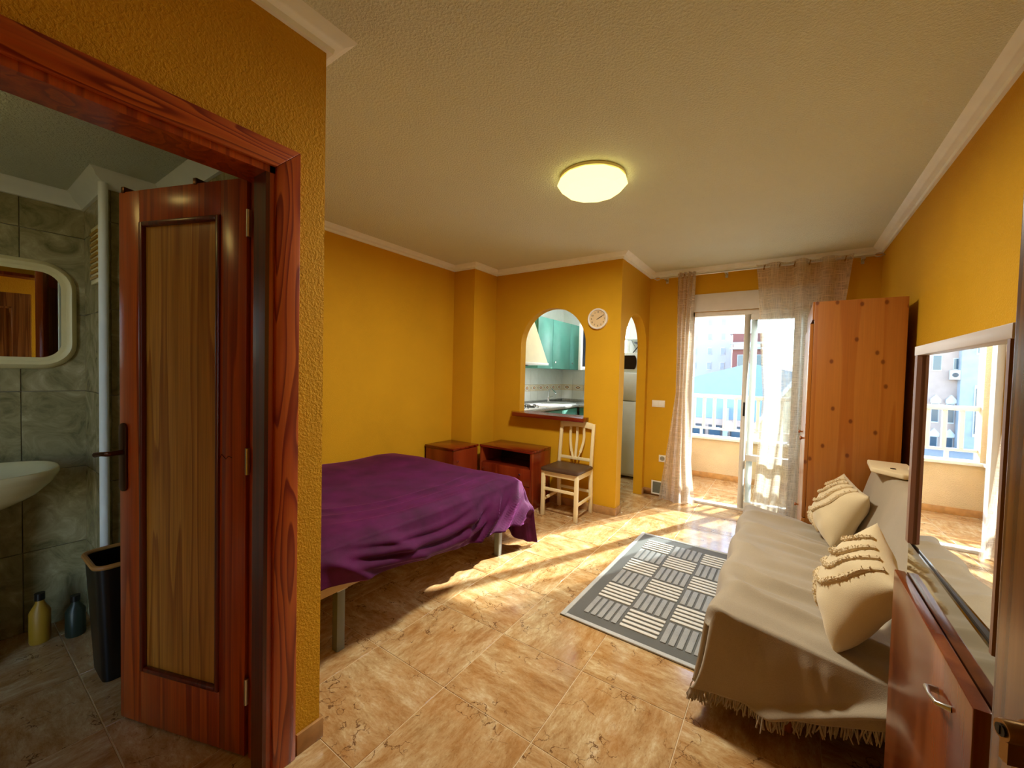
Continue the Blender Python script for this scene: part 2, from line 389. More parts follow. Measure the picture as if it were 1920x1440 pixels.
# ------------------------------------------------------------------ room shell
T = .15
fl = struct('floor', box(XL-T, XR+T, -1.35, YF+.12, -.15, -.0022).box(XL-T, XC-.1, YF+.12, YKF+.1, -.15, -.0022), 'grout', 'tan marble tiled floor running through the whole flat', 'floor')
fb = struct('floor_balcony', box(XC-.1, .9, YF+.12, 6.15, -.15, -.0022), 'grout', 'sunlit tan tiled floor of the balcony', 'floor')
PT = .4435
tile_me = box(-PT/2+.0016, PT/2-.0016, -PT/2+.0016, PT/2-.0016, -.012, 0).mesh('tile', True, .0012, 1); tile_me.materials.append(M['marble_tile'])
for i in range(-6, 6):
    for j in range(-7, 12):
        x, y = -1.1745+(i+.5)*PT, 1.251+(j+.5)*PT
        if x < -3.3 or x > .8 or y < -1.3 or y > 6.05: continue
        balc = y > YF+.1 and x > -1.3
        if x < XB-.15 and y < -.9: continue
        o = link('tile', tile_me, None, fb if balc else fl, False); o.location = (x, y, -.0005*rnd.random()); o.rotation_euler.z = ((i+j) % 2)*math.pi/2

struct('ceiling', box(XL-T, XR+T, -1.35, YF+.2, H, H+.12).box(XL-T, XC, YF+.2, YKF+.1, H, H+.12), 'ceiling_paint', 'cream textured plaster ceiling', 'ceiling')
struct('wall_right', box(XR, XR+T, YE-.1, YF+.24, 0, H), 'wall_yellow', 'mustard yellow stippled wall behind the sofa and wardrobe', 'wall')
struct('wall_left', box(XL-T, XL, .71, YK+.1, 0, H), 'wall_smooth', 'mustard yellow wall behind the purple bed', 'wall')
struct('wall_pillar', box(XL, XP, YP, YK+.02, 0, H), 'wall_smooth', 'mustard yellow square pillar in the corner above the nightstand', 'pillar')
struct('wall_entrance', box(XB-.12, XR+T, YE-.1, YE, 0, H), 'wall_yellow', 'yellow entrance wall behind the camera', 'wall')
# pass-through wall with an arched window
ax0, ax1, azb, azs = -2.46, -1.682, .93, 1.672
ar = (ax1-ax0)/2; acx = (ax0+ax1)/2
arc = [(acx-ar*math.cos(a), azs+ar*math.sin(a)) for a in [math.pi*i/28 for i in range(29)]]
k3 = lambda a, b_, d: (a, d, b_)
mbk = MB().box(XL, XC, YK, YK+.1, 0, azb)
mbk.prism([(XL, azb), (ax0, azb)]+arc+[(ax1, azb), (XC, azb), (XC, H), (XL, H)], (YK, YK+.1), k3)
struct('wall_kitchen', mbk, 'wall_smooth', 'mustard yellow wall with the arched kitchen pass-through and the clock', 'wall')
# side wall with an arched doorway
by0, by1, bzs = 3.895, 4.63, 1.655
br = (by1-by0)/2; bcy = (by0+by1)/2
arc2 = [(bcy-br*math.cos(a), bzs+br*math.sin(a)) for a in [math.pi*i/28 for i in range(29)]]
k3x = lambda a, b_, d: (d, a, b_)
struct('wall_kitchen_side', MB().prism([(YK+.1, 0), (by0, 0)]+arc2+[(by1, 0), (YF+.24, 0), (YF+.24, H), (YK+.1, H)], (XC-.1, XC), k3x), 'wall_smooth', 'narrow mustard yellow wall with the arched doorway into the kitchen', 'wall')
dx0, dx1, dz = -.89, .20, 2.07
struct('wall_balcony', MB().prism([(XC-.1, 0), (dx0, 0), (dx0, dz), (dx1, dz), (dx1, 0), (XR+T, 0), (XR+T, H), (XC-.1, H)], (YF, YF+.24), k3), 'wall_smooth', 'mustard yellow wall around the balcony door', 'wall')
oy0, oy1, oz = -.03, .645, 2.008
struct('wall_bathroom', MB().prism([(YE, 0), (oy0, 0), (oy0, oz), (oy1, oz), (oy1, 0), (YB, 0), (YB, H), (YE, H)], (XB-.12, XB), k3x), 'wall_yellow', 'mustard yellow stippled wall around the bathroom door', 'wall')
struct('wall_alcove', box(XL, XB-.12, .71, YB, 0, H), 'wall_yellow', 'yellow wall between the bathroom and the bed', 'wall')

# cornice swept round the ceiling with mitred corners
def sweep(path, prof, closed=True):
    n = len(path); mb = MB(); rings = []
    for p, z in prof:
        ring = []
        for i in range(n):
            a, b_, c_ = Vector(path[i-1]), Vector(path[i]), Vector(path[(i+1) % n])
            d1 = (b_-a).normalized() if (closed or i > 0) else (c_-b_).normalized(); d2 = (c_-b_).normalized() if (closed or i < n-1) else d1
            n1, n2 = Vector((d1.y, -d1.x)), Vector((d2.y, -d2.x))
            mtr = (n1+n2)/(1+n1.dot(n2)); q = b_+mtr*p; ring.append((q.x, q.y, z))
        rings.append(ring)
    vs_ = [x for r_ in rings for x in r_]; k = len(prof)
    mb.add(vs_, [(i*n+j, i*n+(j+1) % n, (i+1)*n+(j+1) % n, (i+1)*n+j) for i in range(k-1) for j in range(n if closed else n-1)])
    return mb
room = [(XB, YE), (XB, YB), (XL, YB), (XL, YP), (XP, YP), (XP, YK), (XC, YK), (XC, YF), (XR, YF), (XR, YE)]
cprof = [(0, ZC-.004), (.016, ZC-.004), (.020, ZC+.012), (.040, ZC+.018), (.046, ZC+.026), (.060, ZC+.034), (.070, H-.006), (.074, H), (.0, H)]
struct('trim_1', sweep(room, cprof), 'cornice_white', 'white stepped plaster cornice round the ceiling', 'cornice', smooth=True)
# skirting tiles
def skirt(name, segs, label):
    mb = MB()
    for (x0, y0, x1, y1) in segs: mb.box(min(x0, x1), max(x0, x1), min(y0, y1), max(y0, y1), 0, .074)
    return struct(name, mb, 'baseboard_tile', label, 'baseboard', bevel=.002)
skirt('baseboard_bathroom', [(XB, .722, XB+.011, YB+.011), (XB-.12, YB, XB, YB+.011)], 'brown tile skirting at the corner by the bathroom door')
skirt('baseboard_left', [(XL, YB+.02, XL+.01, YP)], 'brown tile skirting behind the bed')
skirt('baseboard_kitchen', [(XP, YK-.011, XC+.011, YK), (XC, YK, XC+.011, by0)], 'brown tile skirting under the pass-through arch')
skirt('baseboard_balcony', [(XC, by1, XC+.011, YF-.011), (XC, YF-.011, dx0-.02, YF)], 'brown tile skirting left of the balcony door')
skirt('baseboard_right', [(XR-.011, YE, XR, YF)], 'brown tile skirting along the sofa wall')

# ------------------------------------------------------------------ bathroom
BZ = 2.235; bx2, by2 = -2.625, .49
wbl = struct('wall_bathroom_left', box(XL-T, XL, -1.3, .71, 0, H), 'grout_grey', 'green-grey tiled bathroom wall with the mirror and basin', 'wall')
wbc = struct('wall_bathroom_chase', box(XL, bx2, by2, .71, 0, BZ), 'grout_grey', 'tiled pipe chase in the bathroom corner', 'wall')
wbe = struct('wall_bathroom_back', box(XL-T, XB-.12, -1.35, -1.25, 0, H), 'bath_tile', 'tiled near wall of the bathroom', 'wall')
struct('ceiling_bathroom', box(XL, XB-.12, -1.25, .71, BZ, BZ+.05), 'ceiling_paint', 'lowered cream ceiling of the bathroom', 'ceiling')
bpath = [(XB-.12, -1.25), (XL+.008, -1.25), (XL+.008, by2-.008), (bx2+.008, by2-.008), (bx2+.008, .702), (XB-.12, .702)]
struct('trim_2', sweep(bpath, [(0, BZ-.068), (.012, BZ-.066), (.018, BZ-.05), (.048, BZ-.03), (.056, BZ-.012), (.07, BZ), (0, BZ)]), 'cornice_white', 'cream plaster cornice of the bathroom', 'cornice', smooth=True)
rows = [(.0, .405), (.405, .81), (.81, 1.215), (1.215, 1.617), (1.617, 2.021), (2.021, 2.235)]
def wtile(parent, p0, p1, mat='bath_tile'):
    (x0, y0, z0), (x1, y1, z1) = p0, p1
    c_ = Vector(((x0+x1)/2, (y0+y1)/2, (z0+z1)/2))
    o = link('tile', MB().box(x0, x1, y0, y1, z0, z1).mesh('tile', True, .0012, 1, origin=c_), mat, parent, False); o.location = c_; return o
g = .0014
for z0, z1 in rows:
    ys = [by2]+[.262-.25*k for k in range(0, 6)]
    for a, b_ in zip(ys, ys[1:]): wtile(wbl, (XL, b_+g, z0+g), (XL+.008, a-g, z1-g))
    xs = [XL+.008, -2.87, bx2+.008]
    for a, b_ in zip(xs, xs[1:]): wtile(wbc, (a+g, by2-.008, z0+g), (b_-g, by2, z1-g))
    wtile(wbc, (bx2, by2+g, z0+g), (bx2+.008, .702, z1-g))
    for k in range(5): wtile(wbc, (bx2+.01+k*.225+g, .702, z0+g), (min(XB-.121, bx2+.01+(k+1)*.225)-g, .71, z1-g))

p = tag(MB().tube([(bx2+.03, by2-.028, 0), (bx2+.03, by2-.028, BZ-.05)], .017, 12).build('water_pipe', 'cornice_white', smooth=True), 'white vertical water pipe at the tiled corner of the bathroom', 'pipe')
t = thing('vent_grille', 'small yellowed vent grille high on the bathroom tiles', 'vent', (-2.8, by2-.008, 1.75))
box(-2.89, -2.72, by2-.02, by2-.008, 1.755, 2.03).build('frame', 'cream_frame', t, bevel=.003)
for k in range(9): box(-2.875, -2.735, by2-.026, by2-.018, 1.775+k*.027, 1.788+k*.027).build('slat', 'yellow_plastic', t)
# bathroom mirror
def rrect(y0, y1, z0, z1, r, n=8):
    pts = []
    for cy_, cz_, a0 in ((y1-r, z1-r, 0), (y0+r, z1-r, 90), (y0+r, z0+r, 180), (y1-r, z0+r, 270)):
        for k in range(n+1): a = R(a0+90*k/n); pts.append((cy_+r*math.cos(a), cz_+r*math.sin(a)))
    return pts
xw = XL+.009
t = thing('bathroom_mirror', 'rounded bathroom mirror in a cream moulded plastic frame', 'mirror', (xw, .16, 1.33))
o0 = rrect(-.14, .452, 1.328, 1.872, .13); i0 = rrect(-.082, .394, 1.386, 1.814, .075); mids = [(.0, .0), (.02, .006), (.034, .022), (.028, .034), (.022, .04), (.020, .058)]
mb = MB(); nn = len(o0); vs_ = []
for h_, ins in mids:
    q = ins/.058; vs_ += [(xw+h_, lerp(a[0], b_[0], q), lerp(a[1], b_[1], q)) for a, b_ in zip(o0, i0)]
mb.add(vs_, [(i*nn+j, i*nn+(j+1) % nn, (i+1)*nn+(j+1) % nn, (i+1)*nn+j) for i in range(len(mids)-1) for j in range(nn)])
mb.build('frame', 'cream_frame', t, smooth=True)
MB().prism(i0, (xw+.001, xw+.0205), lambda a, b_, d: (d, a, b_)).build('mirror_glass', 'mirror_glass', t)
# basin
t = thing('wash_basin', 'cream ceramic wash basin under the bathroom mirror', 'sink', (XL+.3, .06, 0))
def basin(u, v):
    a = 2*math.pi*u; sx = .46/2*(1.15 if math.cos(a) > 0 else .9); prof = [(.98, .80, -.0), (1., .87, 0), (.96, .88, 0), (.88, .868, 0), (.78, .80, 0), (.45, .765, 0), (.04, .76, 0)]
    full = [(.12, .70), (.45, .715), (.75, .765), (.92, .82), (1., .865), (.985, .882), (.95, .884), (.88, .868), (.76, .81), (.45, .775), (.03, .765)]
    k = v*(len(full)-1); i = min(int(k), len(full)-2); f_ = k-i
    rr = lerp(full[i][0], full[i+1][0], f_); z = lerp(full[i][1], full[i+1][1], f_)
    ca, sa = math.cos(a), math.sin(a); e = .8
    return (XL+.262+sx*rr*math.copysign(abs(ca)**e, ca), .06+.295*rr*math.copysign(abs(sa)**e, sa), z)
MB().grid(basin, 41, 34).build('bowl', 'ceramic', t, smooth='all')
MB().lathe([(.11, .0), (.085, .1), (.075, .45), (.1, .72)], (XL+.22, .06, 0), n=20).build('pedestal', 'ceramic', t, smooth=True)
MB().tube([(XL+.09, .06, .87), (XL+.09, .06, .97), (XL+.13, .06, 1.0), (XL+.2, .06, .985)], .014, 10).build('tap', 'chrome', t, smooth=True)
# pedal bin
t = thing('waste_bin', 'black plastic waste bin with a tan rim behind the bathroom door', 'bin', (-2.46, .525, 0))
def rr2(cx, cy_, hx, hy, r, z): return [(cx+x, cy_+y, z) for x, y in [(a, b_) for a, b_ in rrect(-hx, hx, -hy, hy, r, 5)]]
cxb, cyb = -2.445, .475
rings = [rr2(cxb, cyb, .098, .064, .03, .0), rr2(cxb, cyb, .124, .088, .04, .505), rr2(cxb, cyb, .118, .082, .035, .505), rr2(cxb, cyb, .092, .06, .028, .02)]
def loft(rings, cap0=True, cap1=True):
    n = len(rings[0]); mb = MB(); vs_ = [x for r_ in rings for x in r_]; k = len(rings)
    fs = [(i*n+j, i*n+(j+1) % n, (i+1)*n+(j+1) % n, (i+1)*n+j) for i in range(k-1) for j in range(n)]
    if cap0: fs.append(tuple(range(n-1, -1, -1)))
    if cap1: fs.append(tuple(range((k-1)*n, k*n)))
    return mb.add(vs_, fs)
t.location = (cxb, cyb, 0)
loft(rings).build('body', 'black_plastic', t, smooth=True)
rp_ = rr2(cxb, cyb, .126, .09, .042, .51); MB().tube(rp_+[rp_[0]], .010, 8).build('rim', 'tan_rim', t, smooth=True)
for (bx_, by_, hh, mt, lab) in ((-2.96, .30, .24, 'yellow_plastic', 'yellow cleaning bottle on the bathroom floor under the basin'), (-2.90, .41, .2, 'bottle_green', 'dark green cleaning bottle beside the bin in the bathroom')):
    t = thing('cleaning_bottle', lab, 'bottle', (bx_, by_, 0))
    MB().lathe([(.034, 0), (.037, .01), (.037, hh*.62), (.016, hh*.8), (.014, hh*.86)], (bx_, by_, 0), n=16).build('body', mt, t, smooth=True)
    MB().lathe([(.018, hh*.86), (.018, hh)], (bx_, by_, 0), n=14).build('cap', 'black_plastic', t, smooth=True)
# bathroom ceiling lamp (just out of view, its gleam shows on the door)
t = thing('bathroom_lamp', 'small round ceiling lamp of the bathroom, out of view', 'lamp', (-2.2, -.12, BZ))
MB().lathe([(.10, 0), (.10, -.02)], (-2.2, -.12, BZ), n=24).build('base', 'white_plastic', t, smooth=True)
MB().lathe([(.098, -.02), (.09, -.045), (.06, -.065), (.01, -.072)], (-2.2, -.12, BZ), n=24).build('shade', 'bath_lamp_lit', t, smooth=True)

# bathroom door frame
t = thing('trim_3', 'red-brown pine door frame of the bathroom with bold flame grain', 'door frame', (XB, .3, 0), kind='structure')
cw = .076
MB().prism([(oy1-.006, 0), (oy1+cw-.006, 0), (oy1+cw-.006, oz+cw), (oy1-.006, oz)], (XB, XB+.016), k3x).build('casing', 'casing_pine', t, bevel=.003)
MB().prism([(oy0+.006, 0), (oy0+.006-cw, 0), (oy0+.006-cw, oz+cw), (oy0+.006, oz)], (XB, XB+.016), k3x).build('casing', 'casing_pine', t, bevel=.003)
MB().prism([(oy0+.006, oz), (oy1-.006, oz), (oy1-.006+cw, oz+cw), (oy0+.006-cw, oz+cw)], (XB, XB+.016), k3x).build('header', 'casing_pine_h', t, bevel=.003)
box(XB-.125, XB+.004, oy1-.022, oy1, 0, oz).build('jamb', 'door_red', t); box(XB-.075, XB+.004, oy1-.034, oy1-.022, 0, oz-.022).build('stop', 'door_dark', t)
box(XB-.125, XB+.004, oy0, oy0+.022, 0, oz).build('jamb', 'door_red', t); box(XB-.125, XB+.004, oy0, oy1, oz-.022, oz).build('jamb_head', 'door_red', t)
# bathroom door leaf: local x runs from hinge to free edge, y is thickness, z up
ang = math.atan2(.415-.62, -2.068+1.505)
D = thing('door_1', 'open red-brown wooden bathroom door with a lighter oak panel', 'door', (-1.512, .612, 0), (0, 0, ang), kind='structure')
LW, LT, LB = .592, .036, 2.000   # visible face at local +y
def L(mb, n, mat, **k): return mb.build(n, mat, D, world=False, **k)
px0, px1, pz0, pz1 = .112, .488, .21, 1.885
L(box(0, px0, -LT, 0, .008, LB), 'stile', 'door_red', bevel=.002); L(box(px1, LW, -LT, 0, .008, LB), 'stile', 'door_red', bevel=.002)
L(box(px0, px1, -LT, 0, pz1, LB), 'rail', 'door_red', bevel=.001); L(box(px0, px1, -LT, 0, .008, pz0), 'rail', 'door_red', bevel=.001)
L(box(px0, px1, -LT+.008, -.010, pz0, pz1), 'panel', 'door_panel')
for a in ((px0, px0+.018, pz0, pz1), (px1-.018, px1, pz0, pz1)): L(box(a[0], a[1], -.012, .006, a[2], a[3]), 'moulding', 'door_dark', bevel=.005)
for a in ((px0+.018, px1-.018, pz0, pz0+.018), (px0+.018, px1-.018, pz1-.018, pz1)): L(box(a[0], a[1], -.012, .006, a[2], a[3]), 'moulding', 'door_dark', bevel=.005)
L(box(-.045, 0, -LT, -.024, .008, LB), 'hinge_edge', 'door_dark')
for z in (.2, 1.0, 1.8):
    h_ = L(MB().tube([(-.012, .004, z), (-.012, .004, z+.09)], .007, 10), 'hinge', 'steel', smooth=True)
for x in (.56, .215): L(box(x, x+.016, -LT-.004, .004, LB-.004, LB+.018), 'top_clip', 'bronze', bevel=.002)
hd = L(MB().prism([(.567+.019*math.cos(a), (1.125 if math.sin(a) > 0 else .905)+.019*math.sin(a)) for a in [2*math.pi*i/24 for i in range(24)]], (.0, .008), lambda a, b_, d: (a, d, b_)), 'handle_plate', 'bronze', bevel=.002)
lv = MB().tube([(.567, .008, 1.035), (.567, .045, 1.035), (.574, .052, 1.035), (.595, .054, 1.034), (.630, .052, 1.028)], [.010, .009, .009, .008, .0095], 10).build('lever', 'bronze', hd, smooth=True, world=False)
sq = [(.058+.014*i+.006*math.sin(3*i), .001, 1.052+.008*math.sin(i*2.6)) for i in range(0, 6)]
L(MB().tube(sq, .0011, 5), 'scribble', 'ink')

# entrance door, opened in beside the camera
t = thing('door_2', 'brown entrance door leaf standing open at the right edge', 'door', (.182, .603, 0), kind='structure')
ea = math.atan2(-.25-.603, .44-.182)
t.rotation_euler.z = ea
lf = box(0, .86, 0, .042, .01, 2.04).build('leaf', 'entrance_wood', t, bevel=.003, world=False)
esc = MB().prism([(.052+.017*math.cos(a), (1.052 if math.sin(a) > 0 else 1.005)+.017*math.sin(a)) for a in [2*math.pi*i/24 for i in range(24)]], (-.007, 0), lambda a, b_, d: (a, d, b_)).build('lock_plate', 'brass_old', t, bevel=.002, world=False)
cyl = MB().lathe([(.0088, -.026), (.0094, -.024), (.0094, 0)], (.052, 0, 1.058), axis='y', n=20); cyl.box(.0475, .0565, -.024, 0, 1.03, 1.052)
cy2 = cyl.build('lock_cylinder', 'brass_old', t, smooth=True, world=False)
MB().lathe([(.0055, -.0275), (.0055, -.025)], (.052, 0, 1.058), axis='y', n=14).box(.0514, .0526, -.0282, -.026, 1.054, 1.062).build('keyway', 'dark_metal', cy2, world=False)
MB().lathe([(.008, -.012), (.010, -.006), (.010, 0)], (.43, 0, 1.52), axis='y', n=16).build('peephole', 'brass_old', t, smooth=True, world=False)
for zz in ((.2, .95), (1.15, 1.9)):
    for a in ((.12, .74, zz[0], zz[0]+.02), (.12, .74, zz[1]-.02, zz[1])): box(a[0], a[1], -.008, 0, a[2], a[3]).build('moulding', 'entrance_wood', t, bevel=.003, world=False)
    for a in ((.12, .14), (.72, .74)): box(a[0], a[1], -.008, 0, zz[0], zz[1]).build('moulding', 'entrance_wood', t, bevel=.003, world=False)

# ------------------------------------------------------------------ balcony door
D3 = thing('door_3', 'white aluminium sliding balcony door pushed half open', 'door', ((dx0+dx1)/2, YF+.06, 0), kind='structure')
fy0, fy1 = YF+.03, YF+.11
box(dx0, dx0+.045, fy0, fy1, 0, dz).build('frame', 'alu_white', D3, bevel=.003); box(dx1-.045, dx1, fy0, fy1, 0, dz).build('frame', 'alu_white', D3, bevel=.003)
box(dx0, dx1, fy0, fy1, dz-.05, dz).build('frame', 'alu_white', D3, bevel=.003); box(dx0, dx1, fy0-.01, fy1, -.004, .022).build('track', 'alu_white', D3, bevel=.002)
def sash(x0, x1, y, handle=False):
    t_ = thing('x', '', ''); bpy.data.objects.remove(t_)
    s_ = MB()
    s_.box(x0, x0+.055, y, y+.03, .022, dz-.045).box(x1-.055, x1, y, y+.03, .022, dz-.045).box(x0+.055, x1-.055, y, y+.03, .022, .09).box(x0+.055, x1-.055, y, y+.03, dz-.105, dz-.045).box(x0+.055, x1-.055, y, y+.03, .52, .58)
    so = s_.build('sash', 'alu_white', D3, bevel=.002)
    for z0, z1 in ((.09, .52), (.58, dz-.105)): box(x0+.053, x1-.053, y+.013, y+.017, z0, z1).build('pane', 'window_glass', so)
    if handle: box(x0+.018, x0+.036, y-.012, y, .98, 1.12).build('handle', 'black_plastic', so, bevel=.003)
    return so
sash(-.315, .155, fy0+.042); sash(-.375, .10, fy0+.006, True)
t = thing('roller_shutter_box', 'white roller shutter box above the balcony door', 'shutter box', (-.35, YF, dz), kind='structure')
box(dx0-.02, dx1+.02, YF-.012, YF+.02, dz, 2.255).build('cover', 'shutter_white', t, bevel=.003)
box(dx0, dx1, YF+.13, YF+.21, dz, dz+.03).build('slot', 'ext_dark', t)
box(.03, .155, YF-.02, YF-.012, 2.10, 2.235).build('winder_plate', 'silver_panel', t, bevel=.002)

# curtain rod
t = thing('curtain_rod', 'thin steel curtain rod with pointed cage finials above the balcony door', 'curtain rod', (-.3, 4.60, 2.45))
RY, RZ = 4.60, 2.448
MB().tube([(-1.19, RY, RZ), (.585, RY, RZ)], .0085, 10).build('rod', 'steel', t, smooth=True)
for sx, x in ((-1, -1.19), (1, .585)):
    mb = MB()
    for k in range(4):
        a = math.pi/4+k*math.pi/2
        mb.tube([(x+sx*d, RY+r_*math.cos(a), RZ+r_*math.sin(a)) for d, r_ in ((0, .005), (.015, .018), (.035, .021), (.05, .012), (.066, .0015))], .003, 6)
    mb.build('finial', 'steel', t, smooth=True)
for x in (-1.14, -.55, .52): MB().box(x-.008, x+.008, RY-.004, YF, RZ-.018, RZ-.009).box(x-.012, x+.012, YF-.006, YF, RZ-.04, RZ+.02).build('bracket', 'steel', t)
# sheer curtains
def curtain(name, label, left, right, folds, amp, zt, zb, seed, eye):
    t = thing(name, label, 'curtain', ((left[0][1]+right[0][1])/2, RY, 0), group='sheer curtains')
    def fn(u, v):
        z = lerp(zt, zb(u), v); xl = interp(-z, [(-a, b_) for a, b_ in left]); xr_ = interp(-z, [(-a, b_) for a, b_ in right])
        tt = u+.025*math.sin(v*5+seed+u*7)*v; k = 1-.35*v
        ph = folds*2*math.pi*u+.9*math.sin(v*2.4+seed)*v
        x = lerp(xl, xr_, tt)+.006*math.sin(ph*2+seed)
        y = RY+amp*k*math.sin(ph)*(1+.4*math.sin(u*9+seed))+.02*v*nz(u*4+seed, v*3)+(.05*v*v if seed > 2 else -.03*v*v)
        return (x, y, z)
    me = MB().grid(fn, 150, 70).mesh('cloth', 'all')
    link('cloth', me, 'sheer_linen', t)
    for k in range(eye):
        u = (k+.5)/eye; x, y, z = fn(u, (zt-RZ)/(zt))
        a = [2*math.pi*i/16 for i in range(17)]
        MB().tube([(x+.004*math.sin(q), RY+.021*math.cos(q), RZ+.021*math.sin(q)) for q in a], .0045, 6, False).build('eyelet', 'brass_old', t, smooth=True)
    return t
curtain('sheer_curtain', 'narrow gathered sheer linen curtain left of the balcony door', [(2.5, -1.015), (1.2, -.99), (.46, -1.07), (0, -1.12)], [(2.5, -.83), (1.2, -.862), (.5, -.81), (0, -.755)], 4, .030, 2.482, lambda u: .006+.01*math.sin(u*9), 1.3, 4)
curtain('sheer_curtain', 'wide sheer linen curtain half hidden by the pine wardrobe', [(2.5, -.285), (2.3, -.26), (1.94, -.235), (1.2, -.185), (.4, -.235), (0, -.26)], [(2.5, .455), (1.9, .40), (0, .26)], 3.6, .042, 2.482, lambda u: .012, 3.1, 6)

# sockets and switches on the wall by the balcony
t = thing('light_switch', 'white double light switch on the wall left of the curtain', 'switch', (-1.19, YF, 1.05))
box(-1.262, -1.12, YF-.01, YF, 1.015, 1.092).build('frame', 'white_plastic', t, bevel=.003)
for x in (-1.25, -1.187): box(x, x+.056, YF-.016, YF-.009, 1.026, 1.081).build('rocker', 'white_gloss', t, bevel=.002)
t = thing('power_socket', 'white wall socket low beside the curtain', 'socket', (-1.125, YF, .43))
box(-1.165, -1.088, YF-.01, YF, .395, .472).build('frame', 'white_plastic', t, bevel=.003)
MB().lathe([(.021, -.003), (.022, 0), (.026, 0)], (-1.1265, YF-.010, .4335), axis='y', n=20).build('socket_cup', 'grout_grey', t, smooth=True)
for dx in (-.009, .009): MB().lathe([(.003, -.002), (.003, 0)], (-1.1265+dx, YF-.013, .4335), axis='y', n=8).build('pin_hole', 'black_plastic', t)
t = thing('air_vent', 'white framed floor-level air vent beside the balcony curtain', 'vent', (-1.15, YF, .03))
MB().prism([(-1.225, .03), (-1.065, .03), (-1.065, .165), (-1.225, .165)], (YF-.014, YF-.006), k3).build('backing', 'grey_paint', t)
for a in ((-1.235, -1.22, .02, .175), (-1.07, -1.055, .02, .175), (-1.22, -1.07, .02, .034), (-1.22, -1.07, .161, .175)): box(a[0], a[1], YF-.022, YF-.011, a[2], a[3]).build('frame', 'white_plastic', t, bevel=.002)
for k in range(8): box(-1.22, -1.07, YF-.019, YF-.013, .042+k*.015, .050+k*.015).build('slat', 'grey_paint', t)

# ------------------------------------------------------------------ ceiling lamp
lx, ly = -.985, 2.225
t = thing('ceiling_lamp', 'round faceted ceiling lamp glowing warm yellow', 'lamp', (lx, ly, H))
MB().lathe([(.185, 0), (.192, -.006), (.192, -.02), (.186, -.024)], (lx, ly, H), n=48).build('base_ring', 'cream_frame', t, smooth=True)
mb = MB(); n = 12; rings = []
for r_, h_, ph in ((.192, -.024, 0), (.205, -.045, .5), (.165, -.082, 0), (.10, -.098, .5)):
    rings.append([(lx+r_*math.cos(2*math.pi*(j+ph)/n+.2), ly+r_*math.sin(2*math.pi*(j+ph)/n+.2), H+h_) for j in range(n)])
vs_ = [x for r_ in rings for x in r_]; fs = []
for i in range(3):
    for j in range(n):
        a, b_, c_, d_ = i*n+j, i*n+(j+1) % n, (i+1)*n+j, (i+1)*n+(j+1) % n
        fs += [(a, b_, c_), (b_, d_, c_)] if i % 2 == 0 else [(a, d_, c_), (a, b_, d_)]
fs.append(tuple(range(3*n, 4*n)))
mb.add(vs_, fs).build('shade', 'lamp_shade_lit', t)
ld = bpy.data.lights.new('lamp_light', 'AREA'); ld.shape = 'DISK'; ld.size = .3; ld.energy = 29; ld.color = (1, .95, .82)
lo_ = bpy.data.objects.new('lamp_light', ld); COL.objects.link(lo_); lo_.parent = t; lo_.location = (0, 0, -.105)

# ------------------------------------------------------------------ kitchen beyond the arches
kl = struct('wall_kitchen_left', box(XL-T, XL, YK+.1, YKF+.1, 0, H), 'kitchen_paint', 'white tiled kitchen wall behind the hob and sink', 'wall')
kwx0, kwx1, kwz0, kwz1 = -2.50, -1.98, 1.40, 2.16
kf = struct('wall_kitchen_far', MB().box(XL, XC-.1, YKF, YKF+.12, 0, kwz0).box(XL, XC-.1, YKF, YKF+.12, kwz1, H).box(XL, kwx0, YKF, YKF+.12, kwz0, kwz1).box(kwx1, XC-.1, YKF, YKF+.12, kwz0, kwz1), 'kitchen_paint', 'white tiled far kitchen wall', 'wall')
struct('wall_kitchen_right', box(XC-.1, XC-.02, YF+.24, YKF+.1, 0, H), 'kitchen_paint', 'white right-hand wall of the kitchen', 'wall')
zr = [(.94, 1.095), (1.095, 1.195), (1.195, 1.42), (1.42, 1.65)]
for zi, (z0, z1) in enumerate(zr):
    mt = 'tile_border' if zi == 1 else 'tile_white'; wd = .2
    y = YKF
    while y > YK+.12:
        a = max(YK+.105, y-wd); tl_ = wtile(kl, (XL, a+g, z0+g), (XL+.008, y-g, z1-g), mt)
        if zi == 1 and y-a > .15:
            cy_, cz_ = (a+y)/2, (z0+z1)/2
            for s_, mm, e in ((1., 'cornice_white', .0085), (.78, 'terracotta', .009), (.4, 'clock_face', .0095)):
                MB().prism([(cy_-.062*s_, cz_), (cy_, cz_-.036*s_), (cy_+.062*s_, cz_), (cy_, cz_+.036*s_)], (XL+.007, XL+e), k3x).build('diamond', mm, kl)
            MB().prism([(a+.004, cz_), (a+.014, cz_-.01), (a+.024, cz_), (a+.014, cz_+.01)], (XL+.007, XL+.009), k3x).build('dot', 'teal_paint', kl)
        y = a
    x = XL+.008
    while x < XC-.12:
        b_ = min(XC-.1, x+wd)
        if z1 > kwz0+.01 and x < kwx1 and b_ > kwx0:
            if z0 >= kwz0: x = b_; continue
        wtile(kf, (x+g, YKF-.008, z0+g), (b_-g, YKF, min(z1, kwz0 if (x < kwx1 and b_ > kwx0) else z1)-g), mt)
        if zi == 1 and b_-x > .15 and x < -1.9:
            cx_, cz_ = (x+b_)/2, (z0+z1)/2
            for s_, mm, e in ((1., 'cornice_white', .0085), (.78, 'terracotta', .009), (.4, 'clock_face', .0095)):
                MB().prism([(cx_-.062*s_, cz_), (cx_, cz_-.036*s_), (cx_+.062*s_, cz_), (cx_, cz_+.036*s_)], (YKF-e, YKF-.007), k3).build('diamond', mm, kf)
        x = b_
